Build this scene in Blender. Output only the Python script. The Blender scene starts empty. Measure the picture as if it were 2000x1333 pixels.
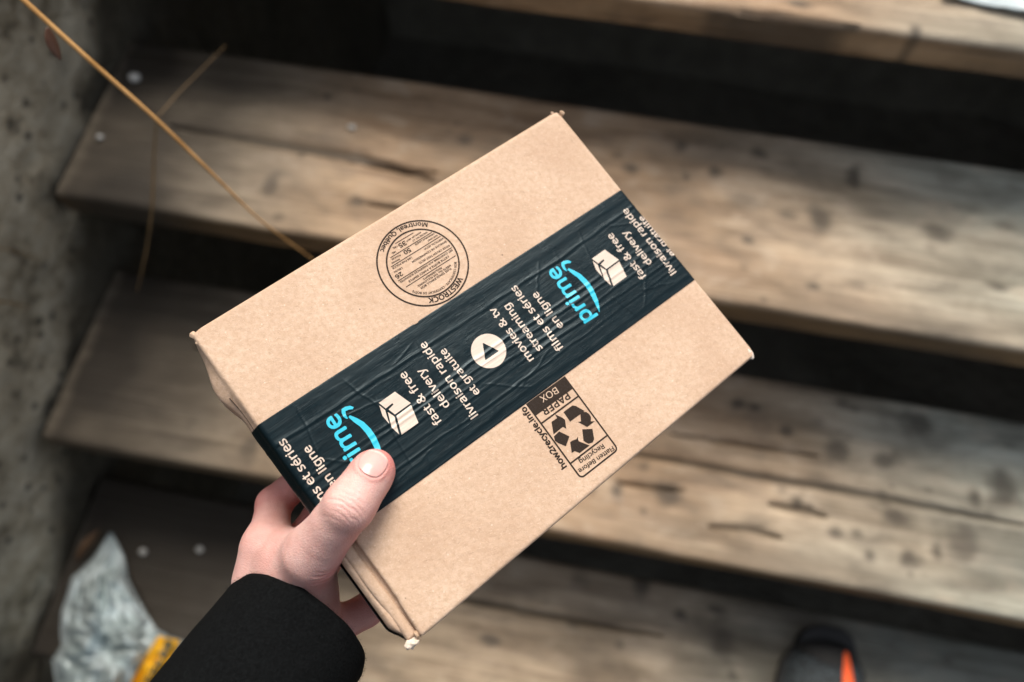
import bpy, bmesh, math, random, os
import numpy as np
from mathutils import Matrix, Vector

sc = bpy.context.scene
# ------------------------------------------------------------------ camera
F = 1477.707                     # focal length in photo pixels (2000 wide)
CAM = np.array([0.0, -0.165034, 0.972586])
RC = np.array([[0.983401, -0.166815, 0.071375], [0.181441, 0.902127, -0.391467], [0.000913, 0.39792, 0.91742]])
cd = bpy.data.cameras.new("camera"); cam = bpy.data.objects.new("camera", cd)
sc.collection.objects.link(cam); sc.camera = cam
cd.sensor_width = 36.0; cd.lens = F / 2000 * 36.0
cd.clip_start = 0.02; cd.clip_end = 500
M = Matrix(RC.tolist()).to_4x4(); M.translation = Vector(CAM); cam.matrix_world = M
cd.dof.use_dof = True; cd.dof.focus_distance = 0.372; cd.dof.aperture_fstop = 4.0

# ------------------------------------------------------------------ sky, sun, exposure
SUN_EL, SUN_AZ = 54, -10            # azimuth clockwise from +y
w = bpy.data.worlds.new("World"); sc.world = w; w.use_nodes = True
nt = w.node_tree; bg = nt.nodes["Background"]
sky = nt.nodes.new("ShaderNodeTexSky"); sky.sky_type = 'NISHITA'; sky.sun_disc = False
sky.sun_elevation = math.radians(SUN_EL); sky.sun_rotation = math.radians(SUN_AZ)
sky.dust_density = 3.0; sky.air_density = 1.0; sky.ozone_density = 1.0
hs = nt.nodes.new("ShaderNodeHueSaturation"); hs.inputs["Saturation"].default_value = .42     # high overcast: a paler sky
nt.links.new(sky.outputs[0], hs.inputs["Color"]); nt.links.new(hs.outputs[0], bg.inputs[0]); bg.inputs[1].default_value = 0.09
sd = bpy.data.lights.new("sun", 'SUN'); so = bpy.data.objects.new("sun", sd); sc.collection.objects.link(so)
sd.energy = 2.0; sd.angle = math.radians(28); sd.color = (1.0, 0.90, 0.78)
_d = Vector((math.sin(math.radians(SUN_AZ)) * math.cos(math.radians(SUN_EL)), math.cos(math.radians(SUN_AZ)) * math.cos(math.radians(SUN_EL)), math.sin(math.radians(SUN_EL))))
so.rotation_euler = _d.to_track_quat('Z', 'Y').to_euler(); so.location = (3, 3, 5)
sc.view_settings.view_transform = 'Standard'; sc.view_settings.look = 'None'
sc.view_settings.exposure = 1.0; sc.view_settings.gamma = 1.0
sc.cycles.use_denoising = True
sc.cycles.max_bounces = 8

# ------------------------------------------------------------------ helpers
TB = np.array([-0.176119, -0.04933, 0.645529])           # the carton's pose in the world
RB = np.array([[0.637369, -0.738385, 0.220338], [0.766496, 0.636861, -0.08302], [-0.079024, 0.221803, 0.971884]])
BL, BW, BH = 233.1, 178.0, 55.0                             # carton size in mm

def ray(px, py):
    return RC @ np.array([(px - 1000) / F, -(py - 666.5) / F, -1.0])
def at_depth(px, py, d):
    return CAM + ray(px, py) * d
def at_z(px, py, z):
    d = ray(px, py); return CAM + d * ((z - CAM[2]) / d[2])
def at_x(px, py, x):
    d = ray(px, py); return CAM + d * ((x - CAM[0]) / d[0])
def loc(px, py, h=0.0):                                     # carton-local mm of the point seen there h mm above its top face
    d = RB.T @ ray(px, py); o = RB.T @ (CAM - TB)
    t = (h * 0.001 - o[2]) / d[2]; return (o + d * t) * 1000
def to_world(P):
    return (np.asarray(P) * 0.001) @ RB.T + TB

def link(o, parent=None):
    sc.collection.objects.link(o)
    if parent is not None: o.parent = parent
    return o
def tag(o, label=None, cat=None, group=None, kind=None):
    if label: o["label"] = label
    if cat: o["category"] = cat
    if group: o["group"] = group
    if kind: o["kind"] = kind
    return o
def empty(name, location=(0, 0, 0)):
    o = bpy.data.objects.new(name, None); o.location = location; o.empty_display_size = 0.05
    return link(o)
def mesh(name, V, Fs, mat, parent=None, smooth=True, attrs=None, origin=None):
    V = np.asarray(V, float)
    if origin is not None: V = V - np.asarray(origin)
    me = bpy.data.meshes.new(name)
    if isinstance(Fs, np.ndarray):
        n = len(Fs); k = Fs.shape[1]
        me.vertices.add(len(V)); me.vertices.foreach_set("co", V.astype(np.float32).ravel())
        me.loops.add(n * k); me.loops.foreach_set("vertex_index", Fs.astype(np.int32).ravel())
        me.polygons.add(n); me.polygons.foreach_set("loop_start", np.arange(0, n * k, k, dtype=np.int32))
        me.update(calc_edges=True)
    else:
        me.from_pydata(V.tolist(), [], [list(map(int, f)) for f in Fs])
    me.validate(); 
    if smooth: me.polygons.foreach_set("use_smooth", np.ones(len(me.polygons), bool))
    for k, a in (attrs or {}).items():
        at = me.attributes.new(k, 'FLOAT', 'POINT'); at.data.foreach_set("value", np.asarray(a, np.float32))
    me.update()
    if mat is not None: me.materials.append(mat)
    return link(bpy.data.objects.new(name, me), parent)

def _h(ix, iy, iz, seed):
    n = (ix.astype(np.int64) * 374761393 + iy.astype(np.int64) * 668265263 + iz.astype(np.int64) * 2147483647 + seed * 974634777) & 0xffffffff
    n = ((n ^ (n >> 13)) * 1274126177) & 0xffffffff
    n = (n ^ (n >> 16)) & 0xffff
    return n / 65535.0
def vnoise(x, y, z=0.0, seed=0):
    x, y, z = np.broadcast_arrays(np.asarray(x, float), np.asarray(y, float), np.asarray(z, float))
    ix, iy, iz = np.floor(x), np.floor(y), np.floor(z)
    fx, fy, fz = x - ix, y - iy, z - iz
    fx, fy, fz = [f * f * (3 - 2 * f) for f in (fx, fy, fz)]
    r = 0
    for a in (0, 1):
        for b in (0, 1):
            for c in (0, 1):
                r = r + _h(ix + a, iy + b, iz + c, seed) * (fx if a else 1 - fx) * (fy if b else 1 - fy) * (fz if c else 1 - fz)
    return r
def fbm(x, y, z=0.0, seed=0, n=4):
    r = 0; a = .5; t = 0
    for i in range(n):
        r = r + a * vnoise(np.asarray(x) * 2 ** i, np.asarray(y) * 2 ** i, np.asarray(z) * 2 ** i, seed + i); t += a; a *= .5
    return r / t
def sst(a, b, x):
    t = np.clip((x - a) / (b - a), 0, 1); return t * t * (3 - 2 * t)

def surface_nets(fn, lo, hi, vox):
    """mesh the zero set of fn(P) (negative inside), refined only near the surface"""
    lo = np.array(lo, float); hi = np.array(hi, float)
    n = np.ceil((hi - lo) / vox).astype(int) + 1
    n = ((n + 3) // 4) * 4 + 1
    cs = (n - 1) // 4 + 1
    g = np.stack(np.meshgrid(*[lo[i] + np.arange(cs[i]) * vox * 4 for i in range(3)], indexing='ij'), -1)
    c = fn(g.reshape(-1, 3)).reshape(cs)
    idx = [np.clip(np.round(np.arange(n[i]) / 4).astype(int), 0, cs[i] - 1) for i in range(3)]
    near = np.abs(c) < vox * 8
    D = c[np.ix_(*idx)].astype(np.float32); m = near[np.ix_(*idx)]
    ii = np.argwhere(m)
    out = np.empty(len(ii), np.float32)
    for s in range(0, len(ii), 400000):
        out[s:s + 400000] = fn(lo + ii[s:s + 400000] * vox)
    D[m] = out
    ins = D < 0
    cell = np.zeros(tuple(n - 1), np.int8)
    S = ins.astype(np.int8)
    for a in (0, 1):
        for b in (0, 1):
            for d in (0, 1):
                cell += S[a:n[0] - 1 + a, b:n[1] - 1 + b, d:n[2] - 1 + d]
    act = (cell > 0) & (cell < 8)
    ci = np.argwhere(act); vid = -np.ones(tuple(n - 1), np.int64); vid[act] = np.arange(len(ci))
    acc = np.zeros((len(ci), 3)); cnt = np.zeros(len(ci))
    corners = [(a, b, d) for a in (0, 1) for b in (0, 1) for d in (0, 1)]
    for p in corners:
        for ax in range(3):
            if p[ax]: continue
            q = list(p); q[ax] = 1
            A = D[ci[:, 0] + p[0], ci[:, 1] + p[1], ci[:, 2] + p[2]]; B = D[ci[:, 0] + q[0], ci[:, 1] + q[1], ci[:, 2] + q[2]]
            x = (A < 0) != (B < 0)
            t = np.where(x, A / np.where(x, A - B, 1), 0)
            pt = np.array(p, float)[None] + 0 * acc
            pt[:, ax] += t
            acc += pt * x[:, None]; cnt += x
    V = lo + (ci + acc / cnt[:, None]) * vox
    quads = []
    for ax in range(3):
        u, v = (ax + 1) % 3, (ax + 2) % 3
        sl0 = [slice(1, n[i] - 1) for i in range(3)]; sl0[ax] = slice(0, n[ax] - 1)
        sl1 = list(sl0); sl1[ax] = slice(1, n[ax])
        A = ins[tuple(sl0)]; B = ins[tuple(sl1)]
        for flip, msk in ((False, A & ~B), (True, ~A & B)):
            e = np.argwhere(msk)
            if not len(e): continue
            e[:, u] += 1; e[:, v] += 1
            def g_(du, dv):
                k = e.copy(); k[:, u] += du; k[:, v] += dv; return vid[k[:, 0], k[:, 1], k[:, 2]]
            q = np.stack([g_(-1, -1), g_(0, -1), g_(0, 0), g_(-1, 0)], 1)
            quads.append(q[:, ::-1] if flip else q)
    return V, np.concatenate(quads)

def cone(P, a, b, ra, rb):
    a = np.asarray(a, float); b = np.asarray(b, float); ab = b - a
    t = np.clip(((P - a) @ ab) / (ab @ ab), 0, 1)
    return np.linalg.norm(P - a - t[:, None] * ab, axis=1) - (ra + (rb - ra) * t)
def ell(P, c, r):
    q = (P - np.asarray(c, float)) / np.asarray(r, float); l = np.linalg.norm(q, axis=1)
    return (l - 1) * min(r) * np.where(l > 1, 1, 1)
def smin(a, b, k):
    h = np.clip(.5 + .5 * (b - a) / k, 0, 1); return b + (a - b) * h - k * h * (1 - h)

# ------------------------------------------------------------------ materials
def new_mat(name, rough=.7, color=(.5, .5, .5), spec=.5):
    m = bpy.data.materials.new(name); m.use_nodes = True; b = m.node_tree.nodes["Principled BSDF"]
    b.inputs["Base Color"].default_value = (*color, 1); b.inputs["Roughness"].default_value = rough
    b.inputs["Specular IOR Level"].default_value = spec
    return m, m.node_tree, b
class G:
    def __init__(s, t): s.t = t
    def n(s, k, **kw):
        o = s.t.nodes.new(k)
        for a, v in kw.items(): setattr(o, a, v)
        return o
    def val(s, sock, v):
        if hasattr(v, "links") or hasattr(v, "is_linked"): s.t.links.new(v, sock)
        else: sock.default_value = v
    def coord(s, scale=(1, 1, 1), rot=(0, 0, 0)):
        c = s.n("ShaderNodeTexCoord"); mp = s.n("ShaderNodeMapping"); mp.inputs["Scale"].default_value = scale; mp.inputs["Rotation"].default_value = rot
        s.t.links.new(c.outputs["Object"], mp.inputs[0]); return mp.outputs[0]
    def noise(s, vec, scale, detail=4, rough=.5, dist=0):
        o = s.n("ShaderNodeTexNoise"); s.t.links.new(vec, o.inputs["Vector"]); o.inputs["Scale"].default_value = scale
        o.inputs["Detail"].default_value = detail; o.inputs["Roughness"].default_value = rough; o.inputs["Distortion"].default_value = dist
        return o.outputs["Fac"]
    def vor(s, vec, scale, feature='F1'):
        o = s.n("ShaderNodeTexVoronoi", feature=feature); s.t.links.new(vec, o.inputs["Vector"]); o.inputs["Scale"].default_value = scale
        return o.outputs["Distance"]
    def ramp(s, f, a, b, lo=0.0, hi=1.0):
        o = s.n("ShaderNodeMapRange"); s.val(o.inputs[0], f); o.inputs[1].default_value = a; o.inputs[2].default_value = b
        o.inputs[3].default_value = lo; o.inputs[4].default_value = hi; return o.outputs[0]
    def mix(s, f, a, b, mode='MIX'):
        o = s.n("ShaderNodeMix", data_type='RGBA', blend_type=mode)
        s.val(o.inputs[0], f)
        for k, v in ((6, a), (7, b)):
            if isinstance(v, tuple): o.inputs[k].default_value = (*v, 1)
            else: s.t.links.new(v, o.inputs[k])
        return o.outputs[2]
    def math(s, op, a, b=0.0):
        o = s.n("ShaderNodeMath", operation=op); s.val(o.inputs[0], a); s.val(o.inputs[1], b); return o.outputs[0]
    def attr(s, name):
        o = s.n("ShaderNodeAttribute"); o.attribute_name = name; return o.outputs["Fac"]
    def bump(s, b, h, dist, strength=1.0, prev=None):
        o = s.n("ShaderNodeBump"); s.t.links.new(h, o.inputs["Height"]); o.inputs["Distance"].default_value = dist; o.inputs["Strength"].default_value = strength
        if prev is not None: s.t.links.new(prev, o.inputs["Normal"])
        s.t.links.new(o.outputs[0], b.inputs["Normal"]); return o.outputs[0]
    def col(s, b, c): s.t.links.new(c, b.inputs["Base Color"])

def wood_mat():
    m, t, b = new_mat("weathered_wood", .72); g = G(t)
    v = g.coord(); vl = g.coord((1.8, 13, 13)); vf = g.coord((5, 190, 190))
    n1 = g.noise(vl, 3.0, 6, .6, .6); n2 = g.noise(vf, 1.0, 5, .6, .3); n3 = g.noise(v, 7, 4, .6)
    warm = g.mix(g.ramp(n1, .35, .68), (.245, .152, .083), (.50, .345, .21))
    cool = g.mix(g.ramp(n1, .35, .68), (.21, .235, .195), (.46, .50, .43))
    c = g.mix(g.attr("grey"), warm, cool)
    c = g.mix(g.ramp(n2, .38, .62, 0, .28), c, g.mix(.6, c, (.05, .035, .02)))
    c = g.mix(g.ramp(n3, .45, .7, 0, .35), c, g.mix(.5, c, (.10, .075, .045)))
    n4 = g.noise(g.coord((1, 1.7, 1)), 13, 5, .62, .4)
    c = g.mix(g.ramp(n4, .50, .66, 0, .72), c, g.mix(.5, c, (.07, .055, .04)))
    c = g.mix(g.ramp(n4, .34, .46, .30, 0), c, (.60, .50, .38))
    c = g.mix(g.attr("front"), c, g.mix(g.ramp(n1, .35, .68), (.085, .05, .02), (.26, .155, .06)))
    c = g.mix(g.attr("pale"), c, (.42, .38, .28))
    c = g.mix(g.attr("stain_shade"), c, (.035, .027, .018))
    g.col(b, c)
    t.links.new(g.ramp(n3, .3, .7, .5, .8), b.inputs["Roughness"])
    h = g.math('ADD', g.math('MULTIPLY', n1, .6), n2); g.bump(b, h, .003, .7)
    return m
def concrete_mat():
    m, t, b = new_mat("old_concrete", .9); g = G(t); v = g.coord()
    n1 = g.noise(v, 4, 6, .65); n2 = g.noise(v, 26, 6, .65); n3 = g.noise(v, 120, 4, .6); vr = g.vor(v, 34)
    c = g.mix(g.ramp(n1, .38, .66), (.13, .108, .068), (.42, .37, .27))
    c = g.mix(g.ramp(n2, .42, .7, 0, .7), c, (.50, .47, .38))
    c = g.mix(g.ramp(n2, .30, .44, .75, 0), c, (.03, .026, .018))
    c = g.mix(g.ramp(vr, .12, .26, .8, 0), c, (.03, .028, .022))
    c = g.mix(g.attr("grime_shade"), c, (.045, .038, .024))
    g.col(b, c)
    g.bump(b, g.math('ADD', n2, g.math('MULTIPLY', n3, .4)), .012, .8)
    return m
def kraft_mat(name, c1, c2, c3, dark=(.22, .14, .085)):
    m, t, b = new_mat(name, .78, spec=.35); g = G(t); v = g.coord(); vf = g.coord((1, 2.4, 1), (0, 0, .4)); vg = g.coord((2.6, 1, 1), (0, 0, .2))
    n1 = g.noise(v, 22, 3, .5); n2 = g.noise(v, 330, 4, .65); f1 = g.noise(vf, 900, 3, .6, 1.0); f2 = g.noise(vg, 800, 3, .6, 1.0)
    c = g.mix(g.ramp(n1, .35, .65), c1, c2)
    c = g.mix(g.ramp(n2, .35, .7, 0, .75), c, c3)
    c = g.mix(g.ramp(f1, .60, .70, 0, .5), c, (.86, .72, .58))
    c = g.mix(g.ramp(f2, .62, .72, 0, .45), c, dark)
    vs = g.vor(v, 60); c = g.mix(g.ramp(vs, .02, .032, .75, 0), c, (.13, .09, .06))
    vs2 = g.vor(g.coord((1, 1, 1), (.3, .2, 1.1)), 150); c = g.mix(g.ramp(vs2, .03, .08, .5, 0), c, (.88, .76, .62))
    g.col(b, c)
    g.bump(b, g.math('ADD', g.noise(v, 240, 3, .6), g.math('MULTIPLY', f1, .5)), .0008, .6)
    return m
WOOD = wood_mat(); CONC = concrete_mat()
KRAFT = kraft_mat("kraft_board", (.56, .39, .275), (.66, .485, .355), (.50, .335, .22))
KRAFT_EDGE = kraft_mat("torn_board", (.50, .34, .22), (.62, .46, .33), (.36, .23, .14))

# ------------------------------------------------------------------ ground, wall, stairs
XW = -0.6655; RUN, RISE, DEP, TH = .27, .173845, .2595, .0432
GZ = -0.72
m, t, b = new_mat("dark_soil", .95); g = G(t); v = g.coord(); n = g.noise(v, 9, 8, .7)
g.col(b, g.mix(g.ramp(n, .35, .7), (.11, .102, .080), (.20, .185, .150))); g.bump(b, n, .05)
SOIL = m
ng = 60
xs = np.concatenate([np.linspace(-40, -2, 12), np.linspace(-1.8, 2.2, ng), np.linspace(3, 40, 12)]); N = len(xs)
X, Y = np.meshgrid(xs, xs, indexing='ij'); Z = GZ + .05 * (fbm(X * 4, Y * 4, 0, 5) - .5)
Fq = np.array([(i * N + j, (i + 1) * N + j, (i + 1) * N + j + 1, i * N + j + 1) for i in range(N - 1) for j in range(N - 1)])
tag(mesh("ground", np.stack([X, Y, Z], -1).reshape(-1, 3), Fq, SOIL), kind="structure")

# the concrete wall on the left: a real slab with a rough face
ys = np.linspace(-1.3, 2.4, 420); zs = np.linspace(-.80, 1.02, 236)
Yg, Zg = np.meshgrid(ys, zs, indexing='ij')
dx = .010 * (fbm(Yg * 7, Zg * 7, 0, 11, 5) - .5) * 2 - .006 * sst(.62, .8, fbm(Yg * 22, Zg * 22, 0, 12, 3))
Vf = np.stack([XW - .004 + np.minimum(dx, .003), Yg, Zg], -1).reshape(-1, 3)
ny, nz = len(ys), len(zs)
Fw = [(i * nz + j, (i + 1) * nz + j, (i + 1) * nz + j + 1, i * nz + j + 1) for i in range(ny - 1) for j in range(nz - 1)]
nb = len(Vf); Vb = Vf.copy(); Vb[:, 0] = XW - .26
bi = lambda i, j: nb + (i * nz + j)
Fw += [(bi(0, 0), bi(0, nz - 1), bi(ny - 1, nz - 1), bi(ny - 1, 0))]
top = [i * nz + nz - 1 for i in range(ny)]
Fw += [(top[i], top[i + 1], nb + top[i + 1], nb + top[i]) for i in range(ny - 1)]
Fw += [(j, j + 1, bi(0, j + 1), bi(0, j)) for j in range(nz - 1)]
grime_shade = np.zeros_like(Yg)
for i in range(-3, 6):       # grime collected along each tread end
    d = np.abs(Zg - (i * RISE - .02)); grime_shade = np.maximum(grime_shade, (1 - sst(0, .05, d)) * sst(i * RUN - .06, i * RUN, Yg) * (1 - sst(i * RUN + .26, i * RUN + .31, Yg)))
grime_shade = grime_shade * .8 + .75 * sst(.50, .64, fbm(Yg * 5 + 3, Zg * 5, 0, 21, 4))
line = Yg * RISE / RUN - .03          # shade on the wall below the stair, painted into its colour
grime_shade = np.maximum(grime_shade, .9 * sst(.0, .07, line - Zg + .05 * (fbm(Yg * 8, Zg * 8, 0, 23, 3) - .5)))
mo = np.clip(grime_shade, 0, 1).ravel()
wall = mesh("concrete_wall", np.concatenate([Vf, Vb]), Fw, CONC, attrs={"grime_shade": np.concatenate([mo, mo])})
tag(wall, "rough grey concrete wall at the left ends of the wooden steps", "wall")

LEN0, LEN1 = XW + .0005, 1.40
STAINS = {2: [(1790, 60, 12, 14), (1560, 8, 24, 8), (1270, 8, 22, 8)],
 1: [(530, 358, 24, 26), (697, 395, 16, 10), (1603, 430, 22, 30), (1832, 452, 32, 20), (1395, 335, 16, 14), (1340, 345, 10, 10), (430, 195, 14, 22), (378, 205, 22, 26),
     (1085, 240, 14, 14), (1235, 330, 20, 12), (1670, 345, 14, 28), (1480, 300, 22, 12), (905, 275, 20, 12), (1330, 285, 18, 16), (640, 190, 14, 10), (300, 345, 9, 9), (590, 300, 12, 10), (245, 395, 12, 6), (1460, 470, 14, 8), (1590, 560, 16, 8), (1950, 560, 20, 8)],
 0: [(1635, 877, 34, 24), (1537, 843, 14, 12), (1305, 966, 34, 26), (1205, 958, 15, 15), (1885, 1068, 46, 38), (1728, 975, 20, 12), (1748, 1010, 30, 14), (1832, 1078, 12, 14), (1730, 900, 34, 18),
     (1560, 985, 14, 14), (485, 877, 34, 34), (372, 825, 30, 24), (310, 790, 26, 24), (1700, 1085, 14, 12), (1775, 1090, 22, 16), (1960, 960, 30, 40), (1440, 788, 14, 10), (1475, 795, 12, 8), (1800, 830, 40, 20), (1905, 970, 14, 16), (640, 860, 20, 12), (200, 800, 22, 20), (1630, 1040, 18, 10)],
 -1: [(1412, 1255, 36, 34), (1255, 1140, 22, 30), (1210, 1260, 18, 10), (1120, 1220, 24, 10), (1430, 1320, 16, 14), (1850, 1290, 22, 14), (1330, 1200, 14, 10), (1400, 1190, 30, 8), (960, 1250, 26, 10)]}
CRACKS = {1: [[(330, 245), (450, 266), (700, 307), (780, 330), (850, 352)]],
 0: [[(1120, 868), (1257, 889), (1506, 934), (1680, 963), (1830, 993), (2060, 1036)], [(1500, 985), (1560, 994), (1615, 1010)], [(1385, 1029), (1460, 1036), (1530, 1052)]],
 -1: [[(700, 1130), (1000, 1190), (1300, 1245)]], 2: [[(1300, 12), (1500, 30), (1680, 52)]]}
def tread(i, label):
    y0, z0 = i * RUN, i * RISE
    rng = random.Random(i + 50)
    yy = np.linspace(.006, DEP - .006, 100)
    prof = [(0, -TH + .004), (0, -.007), (.002, -.002)] + [(a, 0) for a in yy] + [(DEP - .002, -.002), (DEP, -.007), (DEP, -TH + .004), (DEP - .004, -TH), (DEP * .5, -TH), (.004, -TH)]
    # extra rows on the front face
    prof = [(0, -TH + .004 + k * (TH - .011) / 8) for k in range(8)] + prof[1:]
    prof = np.array(prof); nx = 560; xs = np.linspace(LEN0, LEN1, nx); npf = len(prof)
    X = np.repeat(xs, npf).reshape(nx, npf); Yl = np.tile(prof[:, 0], (nx, 1)); Zl = np.tile(prof[:, 1], (nx, 1))
    top = (prof[:, 1] > -.003)[None, :] * np.ones((nx, 1), bool)
    stain_shade = np.zeros_like(X); pale = np.zeros_like(X)
    def P(px, py):
        q = at_z(px, py, z0); return q[0], q[1] - y0
    sp = [(*P(px, py), rx / 1450., ry / 1150., .85) for px, py, rx, ry in STAINS.get(i, [])]
    for k in range(46):
        s = rng.uniform(.003, .010) * (1.8 if rng.random() < .2 else 1)
        sp.append((rng.uniform(-.65, 1), rng.uniform(.01, .25), s * rng.uniform(1, 1.8), s, rng.uniform(.25, .7)))
    wob = 1 + .5 * (fbm(X * 60, Yl * 60, i, 3, 3) - .5) * 2
    for (cx, cy, rx, ry, a) in sp:
        r = np.sqrt(((X - cx) / max(rx, .004)) ** 2 + ((Yl - cy) / max(ry, .004)) ** 2) * wob
        stain_shade = np.maximum(stain_shade, .92 * a * (1 - sst(.25, 1.35, r)))
    dz = np.zeros_like(X)
    cr = [[P(*p) for p in path] for path in CRACKS.get(i, [])]
    for k in range(3):
        x0 = rng.uniform(-.6, .8); yv = rng.uniform(.02, .24); L = rng.uniform(.05, .25)
        cr.append([(x0, yv), (x0 + L, yv + rng.uniform(-.006, .006))])
    for ki, path in enumerate(cr):
        px = np.array([p[0] for p in path]); py = np.array([p[1] for p in path])
        cy = np.interp(X, px, py) + .0018 * (vnoise(X * 60, 0, 0, i * 7 + ki) - .5)
        L = px[-1] - px[0]
        prof_w = np.clip(np.minimum(X - px[0], px[-1] - X) / (L * .35 + 1e-6), 0, 1) ** .5
        wdt = (.0052 if ki < len(CRACKS.get(i, [])) else .0028) * prof_w
        if i == 1 and ki == 0: wdt = wdt * 1.6
        k = np.where(wdt > 1e-5, np.exp(-((Yl - cy) / np.maximum(wdt, 1e-5)) ** 2), 0)
        dz -= .007 * k; stain_shade = np.maximum(stain_shade, (.75 if ki < min(1, len(CRACKS.get(i, []))) else .42) * np.minimum(1, k * 1.3))
    grain = (fbm(X * 4, Yl * 130, i, 9, 3) - .5)
    dz += .0016 * grain + .004 * (fbm(X * 2.2, Yl * 5, i, 8, 2) - .5)
    Zl = Zl + np.where(top, dz, 0)
    Yw = Yl + np.where(prof[:, 0][None, :] < .01, .005 * (fbm(X * 7, Zl * 30, i, 4, 3) - .5), 0)
    # wall ends dirty, pale with lime, and darkened by painted shade of wall and body
    edge = 1 - sst(.006, .020, X - XW + .010 * (fbm(Yl * 40, i, 0, 31) - .5)); pale = edge * .10 * top
    stain_shade = np.clip(stain_shade, 0, 1); stain_shade = np.maximum(stain_shade, .6 * sst(.5, .75, fbm(X * 5, Yl * 12, i, 41, 4)) * .75)
    stain_shade = np.maximum(stain_shade, ({1: 1.1, 0: .99, -1: 1.5}.get(i, .8) * (1 - sst(.04, {1: .42, 0: .52, -1: .64}.get(i, .3), X - XW)) * (.62 + .6 * fbm(X * 9, Yl * 9, i, 44, 3))) * (1 - .3 * edge))
    grey = np.clip(sst(.08, .70, X + .32 * (fbm(X * 3, Yl * 8, i, 51, 4) - .5)) * .9 + .35 * (1 - sst(-.5, -.25, X)), 0, 1)
    if i == -1: grey = np.clip(grey + .25, 0, 1)
    if i == 2: grey = grey * (1 - .5 * (prof[:, 1] < -.004)[None, :])
    # front face keeps its yellow-brown, with painted shade deeper on the lower steps
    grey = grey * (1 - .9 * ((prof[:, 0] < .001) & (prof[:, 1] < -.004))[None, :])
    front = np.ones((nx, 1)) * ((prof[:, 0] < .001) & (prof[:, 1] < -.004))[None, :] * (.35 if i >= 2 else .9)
    if i == -1: stain_shade = np.maximum(stain_shade, .62 * sst(.16, .42, X + .10 * (fbm(X * 5, Yl * 8, 0, 66, 3) - .5)))  # body's shade painted over the right part of the shoe's step
    V = np.stack([X, Yw + y0, Zl + z0], -1).reshape(-1, 3)
    a = np.arange(nx - 1)[:, None] * npf; j = np.arange(npf)[None, :]; jn = (j + 1) % npf
    Fq = np.stack([a + j, a + jn, a + npf + jn, a + npf + j], -1).reshape(-1, 4)
    Fl = [tuple(f) for f in Fq[:, ::-1]] + [tuple(range(npf)), tuple(range((nx - 1) * npf + npf - 1, (nx - 1) * npf - 1, -1))]
    at = {"stain_shade": stain_shade.ravel(), "grey": grey.ravel(), "pale": pale.ravel(), "front": front.ravel()}
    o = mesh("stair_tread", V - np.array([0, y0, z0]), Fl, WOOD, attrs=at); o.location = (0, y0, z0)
    tag(o, label, "stair tread", "wooden treads of the outdoor stair")
    md = o.modifiers.new("e", 'EDGE_SPLIT'); md.split_angle = math.radians(50)
    return o
LAB = {2: "bright upper plank step with a thick yellowish front edge at the top right",
 1: "brown plank step just above the parcel with one long dark crack at its left",
 0: "plank step passing behind the hand, cracked along its grey right half",
 -1: "shaded lowest plank step on which the dark shoe stands"}
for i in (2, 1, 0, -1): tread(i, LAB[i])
LAB2 = {3: "added plank step next above the bright one, out past the top of the picture", 4: "added unseen highest plank step, two above the bright one", -2: "plank step right below the one with the shoe"}
for i in (3, 4, -2): tread(i, LAB2[i])  # the upper two are unseen steps, added to keep the gaps dark

def box_mesh(name, lo, hi, mat, parent=None, bev=.004, **kw):
    bm = bmesh.new(); bmesh.ops.create_cube(bm, size=1)
    for v_ in bm.verts: v_.co = Vector([(lo[k] + hi[k]) / 2 + v_.co[k] * (hi[k] - lo[k]) for k in range(3)])
    bmesh.ops.bevel(bm, geom=bm.edges[:], offset=bev, segments=2, affect='EDGES')
    me = bpy.data.meshes.new(name); bm.to_mesh(me); bm.free(); me.materials.append(mat)
    for k in ("grey", "stain_shade", "pale", "front"):
        me.attributes.new(k, 'FLOAT', 'POINT')
    return link(bpy.data.objects.new(name, me), parent)
# unseen panel, deck and back wall added to keep light from under the stair
pts = [(-.62, GZ - .02), (1.46, GZ - .02), (1.46, .86), (1.30, .76), (-.62, -.48)]
Vp = [(x, y, z) for x in (LEN1 + .004, LEN1 + .045) for y, z in pts]
n5 = 5; Fp = [tuple(range(n5))[::-1], tuple(range(n5, 2 * n5))] + [(k, (k + 1) % n5, n5 + (k + 1) % n5, n5 + k) for k in range(n5)]
sk = mesh("added_skirt", Vp, Fp, WOOD, smooth=False); tag(sk, "unseen panel added at the right end of the stair to block light", "added side panel")
ld = box_mesh("added_deck", (XW, 1.30, .826), (LEN1, 2.38, .868), WOOD); tag(ld, "unseen wooden deck added at the stair head to block light", "added_deck")
bw = box_mesh("added_back_wall", (XW, 1.46, GZ - .03), (LEN1 + .04, 1.60, .82), SOIL, bev=.01); tag(bw, "unseen wall added behind the steps to block light", "wall")

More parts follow.
